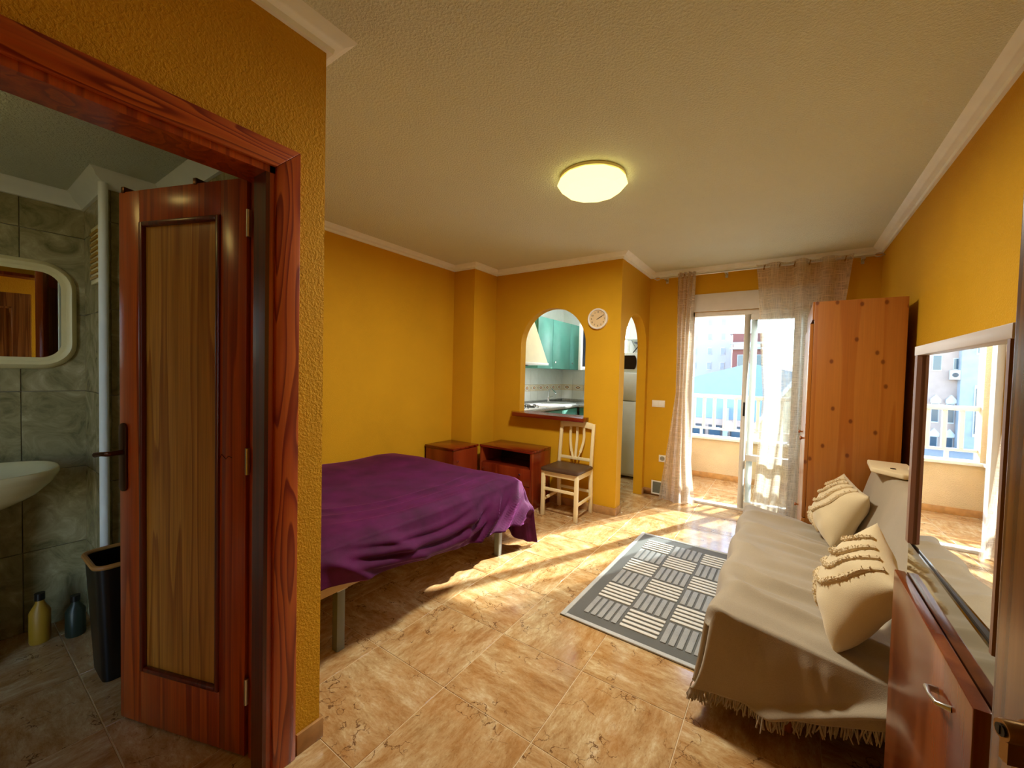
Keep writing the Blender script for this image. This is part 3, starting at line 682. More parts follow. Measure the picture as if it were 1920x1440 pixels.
# base units and worktop
units = [(3.9, 4.5), (4.5, 5.0), (5.0, 5.44)]
for i, (a, b_) in enumerate(units):
    t = thing('base_cabinet', ['green base cabinet under the hob', 'green base cabinet between hob and sink', 'green base cabinet under the sink'][i], 'cabinet', (XL+.3, (a+b_)/2, 0), group='kitchen base units')
    box(XL+.01, XL+.56, a+.002, b_-.002, .1, .875).build('carcass', 'white_gloss', t); box(XL+.05, XL+.52, a+.002, b_-.002, 0, .1).build('plinth', 'dark_metal', t)
    d_ = box(XL+.56, XL+.58, a+.004, b_-.004, .12, .87).build('door', 'green_cabinet', t, bevel=.003)
    MB().tube([(XL+.58, b_-.05, .78), (XL+.605, b_-.05, .78)], .012, 10).build('knob', 'chrome', d_, smooth=True)
t = thing('base_cabinet', 'green base cabinet along the far kitchen wall', 'cabinet', (-2.3, YKF-.3, 0), group='kitchen base units')
box(XL+.6, -2.0, YKF-.55, YKF-.01, .1, .875).build('carcass', 'white_gloss', t); box(XL+.6, -2.0, YKF-.5, YKF-.02, 0, .1).build('plinth', 'dark_metal', t)
box(XL+.604, -2.004, YKF-.57, YKF-.55, .12, .87).build('door', 'green_cabinet', t, bevel=.003)
t = thing('kitchen_worktop', 'grey speckled L-shaped kitchen worktop with low upstand', 'worktop', (XL+.3, 5, .88))
MB().prism([(XL+.009, YK+.105), (XL+.60, YK+.105), (XL+.60, YKF-.60), (-1.985, YKF-.60), (-1.985, YKF-.009), (XL+.009, YKF-.009)], (.88, .915), lambda a, b_, d: (a, b_, d)).build('slab', 'worktop', t, bevel=.004)
MB().box(XL+.009, XL+.03, YK+.105, YKF-.009, .915, .955).box(XL+.03, -1.985, YKF-.03, YKF-.009, .915, .955).build('upstand', 'worktop', t, bevel=.003)
# hob
t = thing('gas_hob', 'white gas hob with black pan grids on the worktop', 'hob', (XL+.32, 4.25, .915))
box(XL+.06, XL+.57, 4.02, 4.52, .915, .925).build('plate', 'white_gloss', t, bevel=.004)
for cx_, cy_ in ((XL+.19, 4.15), (XL+.19, 4.39), (XL+.43, 4.15), (XL+.43, 4.39)):
    MB().lathe([(.045, .925), (.045, .936), (.03, .942)], (cx_, cy_, 0), n=20).build('burner', 'dark_metal', t, smooth=True)
    mb = MB()
    for k in range(4):
        a = k*math.pi/2; mb.tube([(cx_+.10*math.cos(a), cy_+.10*math.sin(a), .926), (cx_+.10*math.cos(a), cy_+.10*math.sin(a), .957), (cx_+.025*math.cos(a), cy_+.025*math.sin(a), .957)], .005, 6)
    mb.build('pan_grid', 'dark_metal', t)
# sink and tap
t = thing('kitchen_sink', 'white inset sink with drainer on the worktop', 'sink', (XL+.32, 5.1, .915))
sk = MB(); o_ = rr2(XL+.32, 5.06, .24, .42, .05, 0); 
sk = loft([rr2(XL+.32, 5.06, .25, .42, .05, .9155), rr2(XL+.32, 5.06, .245, .415, .05, .928), rr2(XL+.32, 5.06, .235, .405, .05, .928)], True, True); sk.build('rim', 'white_gloss', t, smooth=True)
loft([rr2(XL+.32, 5.24, .19, .18, .05, .9285), rr2(XL+.32, 5.24, .185, .175, .05, .929)], True, True).build('bowl_mouth', 'grey_paint', t, smooth=True)
for k in range(6): box(XL+.15+k*.06, XL+.165+k*.06, 4.68, 4.98, .928, .932).build('drainer_rib', 'white_gloss', t, bevel=.001)
t = thing('kitchen_tap', 'chrome mixer tap standing at the kitchen sink', 'tap', (XL+.14, 5.40, .928))
tx, ty = XL+.13, 5.36
MB().lathe([(.026, .928), (.026, .95), (.019, .955), (.019, 1.0)], (tx, ty, 0), n=16).build('body', 'chrome', t, smooth=True)
MB().tube([(tx, ty, .99), (tx+.005, ty, 1.08), (tx+.03, ty-.01, 1.125), (tx+.07, ty-.02, 1.13), (tx+.15, ty-.04, 1.07)], .011, 10).build('spout', 'chrome', t, smooth=True)
MB().tube([(tx, ty, 1.0), (tx+.06, ty+.05, 1.02)], .008, 8).build('lever', 'chrome', t, smooth=True)
# hood
t = thing('cooker_hood', 'cream chimney cooker hood sloping up over the hob', 'cooker hood', (XL+.25, 4.3, 1.47))
hy0, hy1 = YK+.12, 4.66
mb = MB().add([(XL, hy0, 1.50), (XL+.50, hy0, 1.50), (XL+.50, hy1, 1.50), (XL, hy1, 1.50), (XL, hy0, H-.01), (XL+.26, hy0+.1, H-.01), (XL+.26, hy1-.3, H-.01), (XL, hy1-.3, H-.01)], [(0, 1, 2, 3), (4, 7, 6, 5), (0, 4, 5, 1), (1, 5, 6, 2), (2, 6, 7, 3), (3, 7, 4, 0)])
mb.build('canopy', 'hood_cream', t)
MB().box(XL, XL+.51, hy0, hy1+.01, 1.472, 1.50).build('rim', 'cornice_white', t, bevel=.003)
MB().box(XL+.2, XL+.28, hy1-.2, hy1-.13, 1.455, 1.472).build('switch', 'black_plastic', t, bevel=.003)
# wall cabinets
for i, (a, b_) in enumerate([(4.68, 5.10), (5.10, 5.66), (5.66, 6.03)]):
    t = thing('wall_cabinet', ['green wall cabinet nearest the cooker hood', 'broad green wall cabinet over the kitchen tap', 'green wall cabinet in the kitchen corner by the window'][i], 'cabinet', (XL+.17, (a+b_)/2, 1.45), group='green kitchen wall units')
    box(XL+.01, XL+.31, a+.001, b_-.001, 1.435, 2.145).build('carcass', 'green_cabinet', t)
    d_ = box(XL+.31, XL+.33, a+.003, b_-.003, 1.437, 2.143).build('door', 'green_cabinet', t, bevel=.004)
    MB().lathe([(.006, 0), (.006, .018), (.014, .022), (.014, .03)], (XL+.33, a+.04, 1.53), axis='x', n=12).build('knob', 'chrome', d_, smooth=True)
t = thing('kitchen_fill_lamp', 'unseen round white fill lamp added to brighten the kitchen', 'lamp', (-2.1, 5.0, H))  # unseen fixture, added only to raise the kitchen's brightness
MB().lathe([(.13, 0), (.13, -.03)], (-2.1, 5.0, H), n=24).build('base', 'white_plastic', t, smooth=True)
MB().lathe([(.125, -.03), (.11, -.06), (.07, -.08), (.01, -.085)], (-2.1, 5.0, H), n=24).build('shade', 'kitchen_fill_glow', t, smooth=True)
# kitchen window with an open leaf
t = thing('window_1', 'white kitchen window with one leaf opened inwards', 'window', (-2.24, YKF, kwz0), kind='structure')
for a in ((kwx0, kwx0+.04, kwz0, kwz1), (kwx1-.04, kwx1, kwz0, kwz1), (kwx0+.04, kwx1-.04, kwz0, kwz0+.04), (kwx0+.04, kwx1-.04, kwz1-.04, kwz1)): box(a[0], a[1], YKF-.01, YKF+.06, a[2], a[3]).build('frame', 'alu_white', t, bevel=.003)
lo = thing('leaf_', '', ''); lo.name = 'open_leaf'; del lo['label']; del lo['category']
lo.parent = t; lo.location = (kwx0+.02+2.24, -.02, .03); lo.rotation_euler.z = R(-104)
hw, hh = .46, kwz1-kwz0-.06
for a in ((0, .05, 0, hh), (hw-.05, hw, 0, hh), (.05, hw-.05, 0, .05), (.05, hw-.05, hh-.05, hh)): box(a[0], a[1], -.02, .02, a[2], a[3]).build('leaf_frame', 'alu_white', lo, bevel=.003, world=False)
box(.05, hw-.05, -.003, .003, .05, hh-.05).build('pane', 'window_glass', lo, world=False)
# fridge, microwave and what stands on it
t = thing('fridge', 'white two-door fridge seen through the arched doorway', 'fridge', (-1.71, 5.5, 0))
fx0, fx1, fyf = -1.975, -1.435, 5.20
box(fx0, fx1, fyf+.05, YKF-.03, .03, 1.40).build('cabinet', 'appliance_white', t, bevel=.006)
for z0, z1 in ((.07, 1.025), (1.035, 1.40)):
    d_ = box(fx0, fx1, fyf, fyf+.046, z0, z1).build('door', 'appliance_white', t, bevel=.008)
    MB().box(fx0+.02, fx0+.04, fyf-.025, fyf, z0+(.03 if z0 > 1 else .7), z0+(.15 if z0 > 1 else .9)).build('handle', 'grout_grey', d_, bevel=.004)
for x in (fx0+.06, fx1-.06): MB().lathe([(.02, 0), (.02, .03)], (x, fyf+.1, 0), n=10).build('foot', 'black_plastic', t)
t = thing('microwave', 'white microwave with black window on top of the fridge', 'microwave', (-1.7, 5.4, 1.40))
box(-1.95, -1.46, 5.24, 5.62, 1.405, 1.665).build('body', 'appliance_white', t, bevel=.006)
MB().prism([(-1.92, 1.45)]+[(-1.62+.03*math.cos(a)-.03, 1.54+.09*math.sin(a)) for a in [R(-90+18*k) for k in range(11)]][::1]+[(-1.92, 1.63)], (5.232, 5.242), k3).build('window', 'black_glass', t)
box(-1.55, -1.48, 5.232, 5.242, 1.44, 1.64).build('control_panel', 'white_gloss', t)
t = thing('table_lamp', 'dark desk lamp with a hanging cord standing on the microwave', 'lamp', (-1.62, 5.4, 1.665))
MB().lathe([(.05, 1.665), (.05, 1.675), (.012, 1.68), (.01, 1.76)], (-1.56, 5.45, 0), n=18).build('base', 'dark_metal', t, smooth=True)
MB().lathe([(.12, 1.81), (.11, 1.80), (.05, 1.77), (.01, 1.76)], (-1.60, 5.42, 0), n=20).build('shade', 'dark_metal', t, smooth=True)
MB().tube([(-1.63, 5.36, 1.775), (-1.66, 5.33, 1.72), (-1.70, 5.32, 1.667)], .006, 6).build('cord', 'dark_metal', t, smooth=True)
t = thing('kitchen_shelf', 'pale shelf board high on the kitchen wall above the microwave', 'shelf', (-1.7, YKF, 1.88))
box(-1.95, -1.44, 5.72, YKF-.001, 1.88, 1.90).build('board', 'appliance_white', t, bevel=.003)
for x in (-1.88, -1.5): MB().bar((x, YKF-.01, 1.76), (x, 5.78, 1.88), .015, .015).build('bracket', 'steel', t)

# sill board of the pass-through
tag(MB().prism([(-2.565, YK-.001), (-2.47, YK-.13), (-1.625, YK-.13), (-1.625, YK-.001), (ax1-.001, YK-.001), (ax1-.001, YK+.14), (ax0+.001, YK+.14), (ax0+.001, YK-.001)], (.893, .934), lambda a, b_, d: (a, b_, d)).build('trim_4', 'cherry', bevel=.003), 'reddish wooden sill board under the pass-through arch', 'sill', kind='structure')
# clock
cx_, cz_, cr = -1.555, 1.917, .102
t = thing('wall_clock', 'round cream wall clock right of the pass-through arch', 'clock', (cx_, YK, cz_))
MB().lathe([(cr, 0), (cr, -.028), (cr-.008, -.034), (cr-.016, -.03), (cr-.018, -.012)], (cx_, YK, cz_), axis='y', n=48).build('rim', 'white_plastic', t, smooth=True)
MB().lathe([(cr-.017, -.016), (cr-.017, -.008)], (cx_, YK, cz_), axis='y', n=48).build('dial', 'clock_face', t)
for k in range(1, 13):
    cu = bpy.data.curves.new('numeral', 'FONT'); cu.body = str(k); cu.size = .024; cu.align_x = 'CENTER'; cu.align_y = 'CENTER'; cu.extrude = .0004
    tmp = bpy.data.objects.new('tmp', cu); COL.objects.link(tmp); bpy.context.view_layer.update()
    me = bpy.data.meshes.new_from_object(tmp.evaluated_get(bpy.context.evaluated_depsgraph_get())); bpy.data.objects.remove(tmp)
    me.name = 'numeral'; me.materials.clear(); me.materials.append(M['ink'])
    a = R(90-30*k); o = link('numeral', me, None, t, False); o.location = (.067*math.cos(a), -.0168, .067*math.sin(a)); o.rotation_euler = (R(90), 0, 0)
for ln, wd, a, d in ((.062, .0035, R(31), -.021), (.045, .0055, R(28), -.019)):
    MB().bar((cx_-.012*math.cos(a), YK+d, cz_-.012*math.sin(a)), (cx_+ln*math.cos(a), YK+d, cz_+ln*math.sin(a)), .001, wd).build('hand', 'ink', t)

# ------------------------------------------------------------------ nightstand and low cabinet
ZT = .592
t = thing('nightstand', 'reddish cherry nightstand between the bed and the pillar', 'nightstand', (-2.9, 3.14, 0))
nx0, nx1, ny0, ny1 = XL+.015, -2.705, 2.955, 3.335
box(nx0, nx1+.006, ny0-.006, ny1+.006, ZT-.022, ZT).build('top', 'cherry', t, bevel=.002)
MB().box(nx0, nx1-.02, ny0, ny0+.018, .0, ZT-.022).box(nx0, nx1-.02, ny1-.018, ny1, 0, ZT-.022).box(nx0, nx0+.01, ny0, ny1, 0, ZT-.022).box(nx0, nx1-.02, ny0, ny1, .03, .05).build('carcass', 'cherry_v', t)
d_ = box(nx1-.02, nx1, ny0+.002, ny1-.002, .25, ZT-.026).build('door', 'cherry_v', t, bevel=.002)
MB().lathe([(.004, 0), (.004, .012), (.009, .016), (.009, .022)], (nx1, ny0+.05, .46), axis='x', n=12).build('knob', 'chrome', d_, smooth=True)
d_ = box(nx1-.02, nx1, ny0+.002, ny1-.002, .04, .246).build('drawer', 'cherry_v', t, bevel=.002)
MB().lathe([(.004, 0), (.004, .012), (.009, .016), (.009, .022)], (nx1, (ny0+ny1)/2, .14), axis='x', n=12).build('knob', 'chrome', d_, smooth=True)
t = thing('low_cabinet', 'reddish cherry low cabinet with an open niche below the pass-through', 'cabinet', (-2.36, 3.54, 0))
cx0, cx1, cy0, cy1 = -2.685, -2.035, 3.352, 3.735
box(cx0-.004, cx1+.004, cy0-.006, cy1, ZT-.024, ZT).build('top', 'cherry', t, bevel=.002)
for a in ((cx0, cx0+.02), (cx1-.02, cx1)): box(a[0], a[1], cy0, cy1, 0, ZT-.024).build('side', 'cherry_v', t, bevel=.001)
box(cx0+.02, cx1-.02, cy1-.015, cy1, .02, ZT-.024).build('back', 'dark_niche', t)
box(cx0+.02, cx1-.02, cy0+.02, cy1-.015, .39, .41).build('shelf', 'cherry', t); box(cx0+.02, cx1-.02, cy0+.03, cy1-.015, .05, .07).build('bottom', 'cherry', t)
for z0, z1 in ((.235, .405), (.05, .23)):
    d_ = box(cx0+.021, cx1-.021, cy0, cy0+.02, z0, z1).build('drawer', 'cherry_v', t, bevel=.002)
    for x in (cx0+.06, cx1-.13): MB().lathe([(.004, 0), (.004, -.012), (.009, -.016), (.009, -.022)], (x, cy0, z1-.055), axis='y', n=12).build('knob', 'chrome', d_, smooth=True)
box(cx0+.02, cx1-.02, cy0+.03, cy0+.045, 0, .05).build('plinth', 'dark_niche', t)

# ------------------------------------------------------------------ chair
t = thing('dining_chair', 'cream wooden dining chair with a brown padded seat by the pass-through', 'chair', (-1.73, 3.53, 0))
lx0, lx1, lyf, lyb = -1.905, -1.555, 3.365, 3.70
lg = .034
for x in (lx0, lx1): MB().bar((x, lyf, 0), (x, lyf, .435), lg, lg).build('leg', 'chair_white', t, bevel=.004)
for x in (lx0, lx1): MB().bar((x, lyb+.012, 0), (x, lyb-.015, .44), lg, lg).bar((x, lyb-.015, .43), (x, lyb+.03, .875), lg*.9, lg*.8).build('leg', 'chair_white', t, bevel=.004)
MB().bar((lx0, lyf, .41), (lx1, lyf, .41), .02, .05).bar((lx0, lyb-.013, .41), (lx1, lyb-.013, .41), .02, .05).bar((lx0, lyf, .41), (lx0, lyb-.013, .41), .02, .05).bar((lx1, lyf, .41), (lx1, lyb-.013, .41), .02, .05).build('seat_frame', 'chair_white', t, bevel=.003)
for a, b_ in (((lx0, lyf, .26), (lx1, lyf, .26)), ((lx0, lyb, .21), (lx1, lyb, .21)), ((lx0, lyf, .15), (lx0, lyb, .16)), ((lx1, lyf, .15), (lx1, lyb, .16))): MB().bar(a, b_, .016, .028).build('stretcher', 'chair_white', t, bevel=.003)
def seat(u, v):
    a, b_ = 2*u-1, 2*v-1
    return None
ring = lambda ins, z: [((lx0+lx1)/2+x, (lyf+lyb)/2-.008+y, z) for x, y in rrect(-(lx1-lx0)/2-.022+ins, (lx1-lx0)/2+.022-ins, -.195+ins, .178-ins, .03, 5)]
loft([ring(.004, .436), ring(-.002, .446), ring(.0, .458), ring(.012, .468), ring(.05, .474), ring(.12, .477)]).build('seat', 'brown_leather', t, smooth=True)
pts = [(-.178+.356*k/12, .875+.026*math.cos((k/12-.5)*math.pi)) for k in range(13)]
MB().prism([(a, b_) for a, b_ in pts]+[(-.178+.356*k/12, .818+.018*math.cos((k/12-.5)*math.pi)) for k in range(12, -1, -1)], (lyb+.018, lyb+.036), lambda a, b_, d: ((lx0+lx1)/2+a, d, b_)).build('top_rail', 'chair_white', t, bevel=.003)
MB().bar((lx0, lyb-.005, .52), (lx1, lyb-.005, .52), .014, .03).build('back_rail', 'chair_white', t, bevel=.003)
for k, dx in ((-1, -.062), (0, 0), (1, .062)):
    c_ = (lx0+lx1)/2
    path = chaikin([(c_+dx*1.15, lyb+.026, .83), (c_+dx*1.25, lyb+.03, .72), (c_+dx*.95, lyb+.012, .62), (c_+dx*.45, lyb-.004, .52)], 2)
    mb = MB(); 
    for a, b_ in zip(path, path[1:]): mb.bar(a, Vector(b_)+(Vector(b_)-Vector(a))*.05, .024, .01)
    mb.build('slat', 'chair_white', t)

# ------------------------------------------------------------------ bed
bx0, bx1, byn, byf = XL+.03, -1.69, .84, 2.60
t = thing('bed', 'low double bed on a beige slatted base with grey metal legs', 'bed', (-2.4, 1.72, 0))
MB().box(bx0, bx1, byn, byn+.03, .325, .365).box(bx0, bx1, byf-.03, byf, .325, .365).box(bx1-.03, bx1, byn, byf, .325, .365).box(bx0, bx0+.03, byn, byf, .325, .365).build('frame', 'rail_beige', t, bevel=.003)
for k in range(10): box(bx0+.03, bx1-.03, byn+.06+k*.172, byn+.14+k*.172, .345, .362).build('slat', 'rail_beige', t)
for x, y in ((-1.755, 1.121), (-1.735, 2.405), (-2.95, 1.121), (-2.95, 2.405)):
    lgo = box(x-.021, x+.021, y-.021, y+.021, .0, .325).build('leg', 'grey_paint', t, bevel=.003)
    if x > -2: MB().box(x+.021, x+.03, y-.028, y+.028, .30, .365).box(x+.03, x+.036, y-.012, y+.012, .31, .355).build('clamp', 'steel', lgo, bevel=.002)
MB().box(bx0+.01, bx1-.02, byn+.01, byf-.03, .368, .515).build('mattress', 'mattress_white', t, bevel=.03, seg=3)
# bedspread
hem = [(.80, .405), (.97, .402), (1.07, .386), (1.37, .347), (1.83, .280), (2.30, .245), (2.45, .235), (2.60, .20)]
ZB = .555; X0, Y0, XE, YEb = bx0, byn, bx1+.012, byf+.012
NX, NY = 120, 150; LU = XE-X0; LV = YEb-Y0
def spread(u, v):
    a = u*(LU+.36); b_ = v*(LV+.52)
    du, dv = max(0, a-LU), max(0, b_-LV); x, y = X0+min(a, LU), Y0+min(b_, LV)
    fr_ = du/.36; fe = dv/.52
    z = ZB+.016*nz(x*1.6, y*1.4, 3)+.006*nz(x*5, y*4, 7)
    z += .035*math.exp(-((x+2.9)/.28)**2-((y-2.35)/.22)**2)+.03*math.exp(-((x+2.95)/.3)**2-((y-1.7)/.3)**2)
    z += .05*math.exp(-((x+1.95)/.26)**2-((y-.98)/.3)**2)
    for c0, sl in ((.05, .30), (.16, .42), (.28, .5)):
        z += .011*math.exp(-(((XE-x)-c0-sl*(y-1.9)**2*.5)/.022)**2)*sm((y-1.0)/.3)*sm((2.5-y)/.3)
    edge = max(sm((a-LU+.10)/.10) if du == 0 else 1, 0); ez = sm((b_-LV+.10)/.10) if dv == 0 else 1
    z -= .022*edge*edge+.022*ez*ez
    if du > 0 or dv > 0:
        zh = interp(y, hem); ze = .045+.03*math.sin(x*9)
        zf = lerp(z, zh, fr_) if du > 0 else z; zz = lerp(z, ze, fe) if dv > 0 else z
        d = fr_*(z-zh)
        yy = y+.0
        rdg = lambda q: (1-abs(math.sin(q)))**1.6
        rt_ = sm((yy-1.75)/.35)
        fold = rt_*(.050*rdg((yy+.30*fr_)*13.5+.5*nz(yy*3, fr_*2))*sm(fr_*3)+.018*rdg((yy+.34*fr_)*29+1)*sm(fr_*2))
        lf_ = sm((1.75-yy)/.35); fold += lf_*sm((yy-.8)/.25)*(.035*rdg((yy-.28*fr_)*9.0+1.1)*sm(fr_*2.2))
        sw = 0
        for f0, am, wd in ((.10, .012, .05), (.34, .030, .075), (.62, .034, .085)):
            cv = f0+.22-.85*(yy-1.62)**2*(1.5 if yy > 1.62 else 1.1); sw += am*math.exp(-((fr_-cv)/wd)**2)*sm((yy-1.05)/.25)*sm((2.25-yy)/.25)
        bigx = .012*sm(fr_*3)+fold+sw+.030*math.sin(min(fr_*1.3, 1)*math.pi/2)
        bige = sm(fe*2)*(.03+.028*math.sin(x*17+fe*3)+.016*math.sin(x*33))+.05*fe
        if du > 0 and dv > 0:
            zc = min(zf, zz); k = max(fr_, fe*.9)
            return (x+bigx*.8+.03*fe, y+bige*.8+.03*fr_+.04*fe*fr_, min(zc, lerp(z, .05+.12*fr_*(1-fe), max(fe, fr_*.9))))
        if du > 0: return (x+bigx, y+.02*math.sin(yy*9)*fr_, zf)
        return (x, y+bige, zz)
    return (x, y, z)
me = MB().grid(spread, NX, NY).mesh('bedspread', 'all')
o = tag(link('bedspread', me, 'purple_velvet'), 'deep purple velvet bedspread draped in folds over the bed', 'bedspread')
md = o.modifiers.new('t', 'SOLIDIFY'); md.thickness = .006; md.offset = 1

# ------------------------------------------------------------------ rug
t = thing('rug', 'grey and white rug with a basket-weave block pattern beside the sofa', 'rug', (-1.012, 2.02, 0), (0, 0, R(-1.1)))
RW, RL = 1.02, 1.485
box(0, RW, 0, RL, .0, .007).build('backing', 'rug_dark', t, world=False)
for a in ((0, .028, 0, RL), (RW-.028, RW, 0, RL), (.028, RW-.028, 0, .028), (.028, RW-.028, RL-.028, RL)): box(a[0], a[1], a[2], a[3], .0, .011).build('binding', 'rug_binding', t, bevel=.004, world=False)
bs = .2125; hb = {}
def barmesh(lx_, ly_, mat):
    me_ = box(-lx_/2, lx_/2, -ly_/2, ly_/2, 0, .007).mesh('pile_bar', True, .0045, 2); me_.materials.append(M[mat]); return me_
mv = barmesh(.030, .196, 'rug_grey'); mh = barmesh(.200, .024, 'rug_white')
for i in range(4):
    for j in range(6):
        cx_, cy_ = .092+bs*(i+.5)-.004, .092+bs*(j+.5)
        for k in range(5):
            o = link('pile_bar', mv if (i+j) % 2 == 0 else mh, None, t, False)
            o.location = (cx_+(k-2)*.0405, cy_, .006) if (i+j) % 2 == 0 else (cx_, cy_+(k-2)*.0405, .006)

# ------------------------------------------------------------------ sofa
sy0, sy1 = 1.775, 3.335
t = thing('sofa', 'armless click-clack sofa hidden under a beige throw', 'sofa', (.1, 2.55, 0))
k3y = lambda a, b_, d: (a, d, b_)
MB().prism([(-.185, .28), (-.185, .435), (.36, .365), (.36, .21)], (sy0+.01, sy1-.01), k3y).build('seat_cushion', 'sofa_dark', t, bevel=.03, seg=3)
MB().prism([(.37, .30), (.478, .82), (.575, .82), (.53, .28)], (sy0+.01, sy1-.01), k3y).build('backrest', 'sofa_dark', t, bevel=.03, seg=3)
MB().box(-.12, .5, sy0+.1, sy0+.14, .17, .30).box(-.12, .5, sy1-.14, sy1-.1, .17, .30).box(-.12, -.08, sy0+.1, sy1-.1, .17, .27).build('frame', 'dark_metal', t)
for x in (.055, .46):
    for y in (sy0+.12, sy1-.12): MB().lathe([(.022, 0), (.026, .02), (.032, .17)], (x, y, 0), n=14).build('leg', 'wardrobe_pine' if x < .1 else 'dark_metal', t, smooth=True)
# throw
prof = chaikin([(-.25, .12), (-.225, .27), (-.212, .41), (-.196, .455), (-.14, .457), (.10, .420), (.30, .392), (.365, .385), (.388, .44), (.425, .62), (.462, .80), (.485, .850), (.53, .858), (.585, .845), (.60, .76), (.605, .55)], 3)
plen = [0]
for a, b_ in zip(prof, prof[1:]): plen.append(plen[-1]+math.dist(a, b_))
def pr_at(u):
    s_ = u*plen[-1]
    for i in range(1, len(plen)):
        if s_ <= plen[i]+1e-9:
            q = (s_-plen[i-1])/max(1e-9, plen[i]-plen[i-1]); return lerp(prof[i-1][0], prof[i][0], q), lerp(prof[i-1][1], prof[i][1], q)
    return prof[-1]
nhem = [(-.30, .115), (-.2, .125), (-.04, .14), (.08, .155), (.22, .20), (.31, .25), (.45, .30), (.62, .32)]
VN = .24
def throw(u, v):
    x, z = pr_at(u); seat_ = sm((x+.20)/.08)*sm((.40-x)/.08); back_ = sm((x-.40)/.05)
    if v >= VN:
        q = (v-VN)/(1-VN); y = lerp(sy0-.008, sy1+.01, q)
        wr = .034*((1-abs(math.sin(y*11+2.6*nz(x*1.7, y*1.1, 1)+x*1.5)))**1.5-.35)*(.25+.75*sm((nz(x*2.2+3, y*2.1, 5)+.3)/.5))
        wr += .009*math.sin(y*47+3*nz(x*3, y*2, 9)+x*-4)*sm((nz(x*2, y*2, 15)+.1)/.4)
        wr += .018*math.exp(-((y-2.02-.1*x)/.07)**2)-.010*math.exp(-((y-2.13-.1*x)/.05)**2)
        z += seat_*wr*min(1, q*9)+.004*nz(x*9, y*9)
        x += -back_*.008*math.sin(y*9+z*6)*0.6-(1-seat_)*(1-back_)*(.012*math.sin(y*15)+.01)
        e = sm(1-q/.06); z -= .016*e*seat_+.01*e*back_
        return (x, y, z)
    d = 1-v/VN; zt = z-.016*seat_-.01*back_; zh = min(interp(x, nhem), zt-.02 if z > .2 else zt)
    fx = nz(x*6, d*2, 2)
    y = sy0-.008-.020*math.sin(min(1, d*1.6)*math.pi/2)-.010*d*(1+.7*math.sin(x*19+1.5))-.012*math.exp(-((x-.09-.06*d)/.02)**2)*sm(d*4)*sm((.8-d)*4)-.010*math.exp(-((x-.15-.03*d)/.018)**2)*sm(d*4)*sm((.7-d)*4)-.005*math.sin(x*41+d*2)*d
    # heavy diagonal fold coming down from the backrest
    fc = .44-.46*d*d; y -= .034*math.exp(-((x-fc)/.05)**2)*sm(d*3)
    zz = lerp(zt, zh, d)
    tip = sm((-.17-x)/.09)*d
    return (x-.012*tip-.012*d*(1-seat_)*(1-back_), y-.02*tip, zz)
NU, NV = 150, 190
me = MB().grid(throw, NU, NV).mesh('cloth', 'all')
t = thing('sofa_throw', 'beige woven throw with a fringe covering the sofa', 'throw', (.1, 2.55, .43))
o = link('cloth', me, 'throw_beige', t); md = o.modifiers.new('t', 'SOLIDIFY'); md.thickness = .004; md.offset = 1
mb = MB()
for k in range(150):
    u = .012+.78*k/150; x, y, z = throw(u, 0.0)
    for q in range(2):
        a = rnd.uniform(-.02, .02); c_ = rnd.uniform(-.02, .015); ln = rnd.uniform(.03, .05)
        mb.tube([(x+a*.1, y, z+.004), (x+a*.5, y+c_*.5, z-ln*.5), (x+a, y+c_, max(.004, z-ln))], [.0025, .003, .0018], 4)
for k in range(60):
    v = VN*(1-k/70); x, y, z = throw(0.0, v)
    a = rnd.uniform(-.02, .01); mb.tube([(x, y, z+.003), (x+a*.6, y+rnd.uniform(-.01, .01), z-.02), (x+a, y+rnd.uniform(-.015, .015), max(.004, z-.045))], [.0025, .003, .0018], 4)
mb.build('fringe', 'throw_beige', t, kind='stuff')

# cushions: local normal is -x, corners on the local y and z axes
def cushion(label, loc, rot, s_, seed):
    t = thing('cushion', label, 'cushion', loc, rot, group='cream tufted cushions on the sofa')
    hs = s_/2
    def hgt(a, b_):
        return .095*max(0, (1-abs(a)**2.8))**.6*max(0, (1-abs(b_)**2.8))**.6
    def pos(a, b_, side):
        pa, pb = a*(1-.07*(1-b_*b_)), b_*(1-.07*(1-a*a))
        h_ = hgt(a, b_)*(1+.10*nz(a*2+seed, b_*2)+.05*math.sin(a*9+b_*5+seed)*abs(b_))
        yy, zz = (pa-pb)*hs/math.sqrt(2), (pa+pb)*hs/math.sqrt(2)
        return (side*h_, yy, zz)
    n_ = 36
    def f1(u, v): return pos(2*u-1, 2*v-1, -1)
    def f2(u, v): return pos(2*u-1, 2*v-1, 1)
    MB().grid(f1, n_, n_).grid(f2, n_, n_).build('cover', 'cushion_cream', t, smooth='all', world=False)
    def tuft(pts):
        q = [Vector(p) for p in pts]; mb = MB()
        mb.tube(q, [.0085*(.75+.6*rnd.random()) for _ in q], 6)
        for p in q:
            for _ in range(7):
                d_ = Vector((-.7, rnd.uniform(-1, 1), rnd.uniform(-1, 1))).normalized(); mb.tube([p, p+d_*rnd.uniform(.009, .015)], [.0028, .0018], 3)
        mb.build('tufted_trim', 'tuft_cream', t, smooth=True, world=False)
    def ab(a, b_):
        x, y, z = pos(max(-.97, min(.97, a)), max(-.97, min(.97, b_)), -1); return (x-.003, y, z)
    for r_ in (1.55, 1.2, .88, .55):
        tuft([ab(1-r_*math.sin(R(q))**.8, 1-r_*math.cos(R(q))**.8) for q in range(0, 91, 3)])
    for r_ in (.62, .42, .22):
        tuft([ab(1-r_*1.7*math.sin(R(q)), -1+r_*.8*math.cos(R(q))) for q in range(0, 91, 6)])
    return t
cushion('cream tufted cushion nearer the mirror unit, propped on its corner', (.245, 1.95, .605), (-.475, .383, .154), .37, 1.)
cushion('cream tufted cushion at the wardrobe end of the sofa', (.285, 3.09, .592), (-.646, .404, .268), .37, 4.)
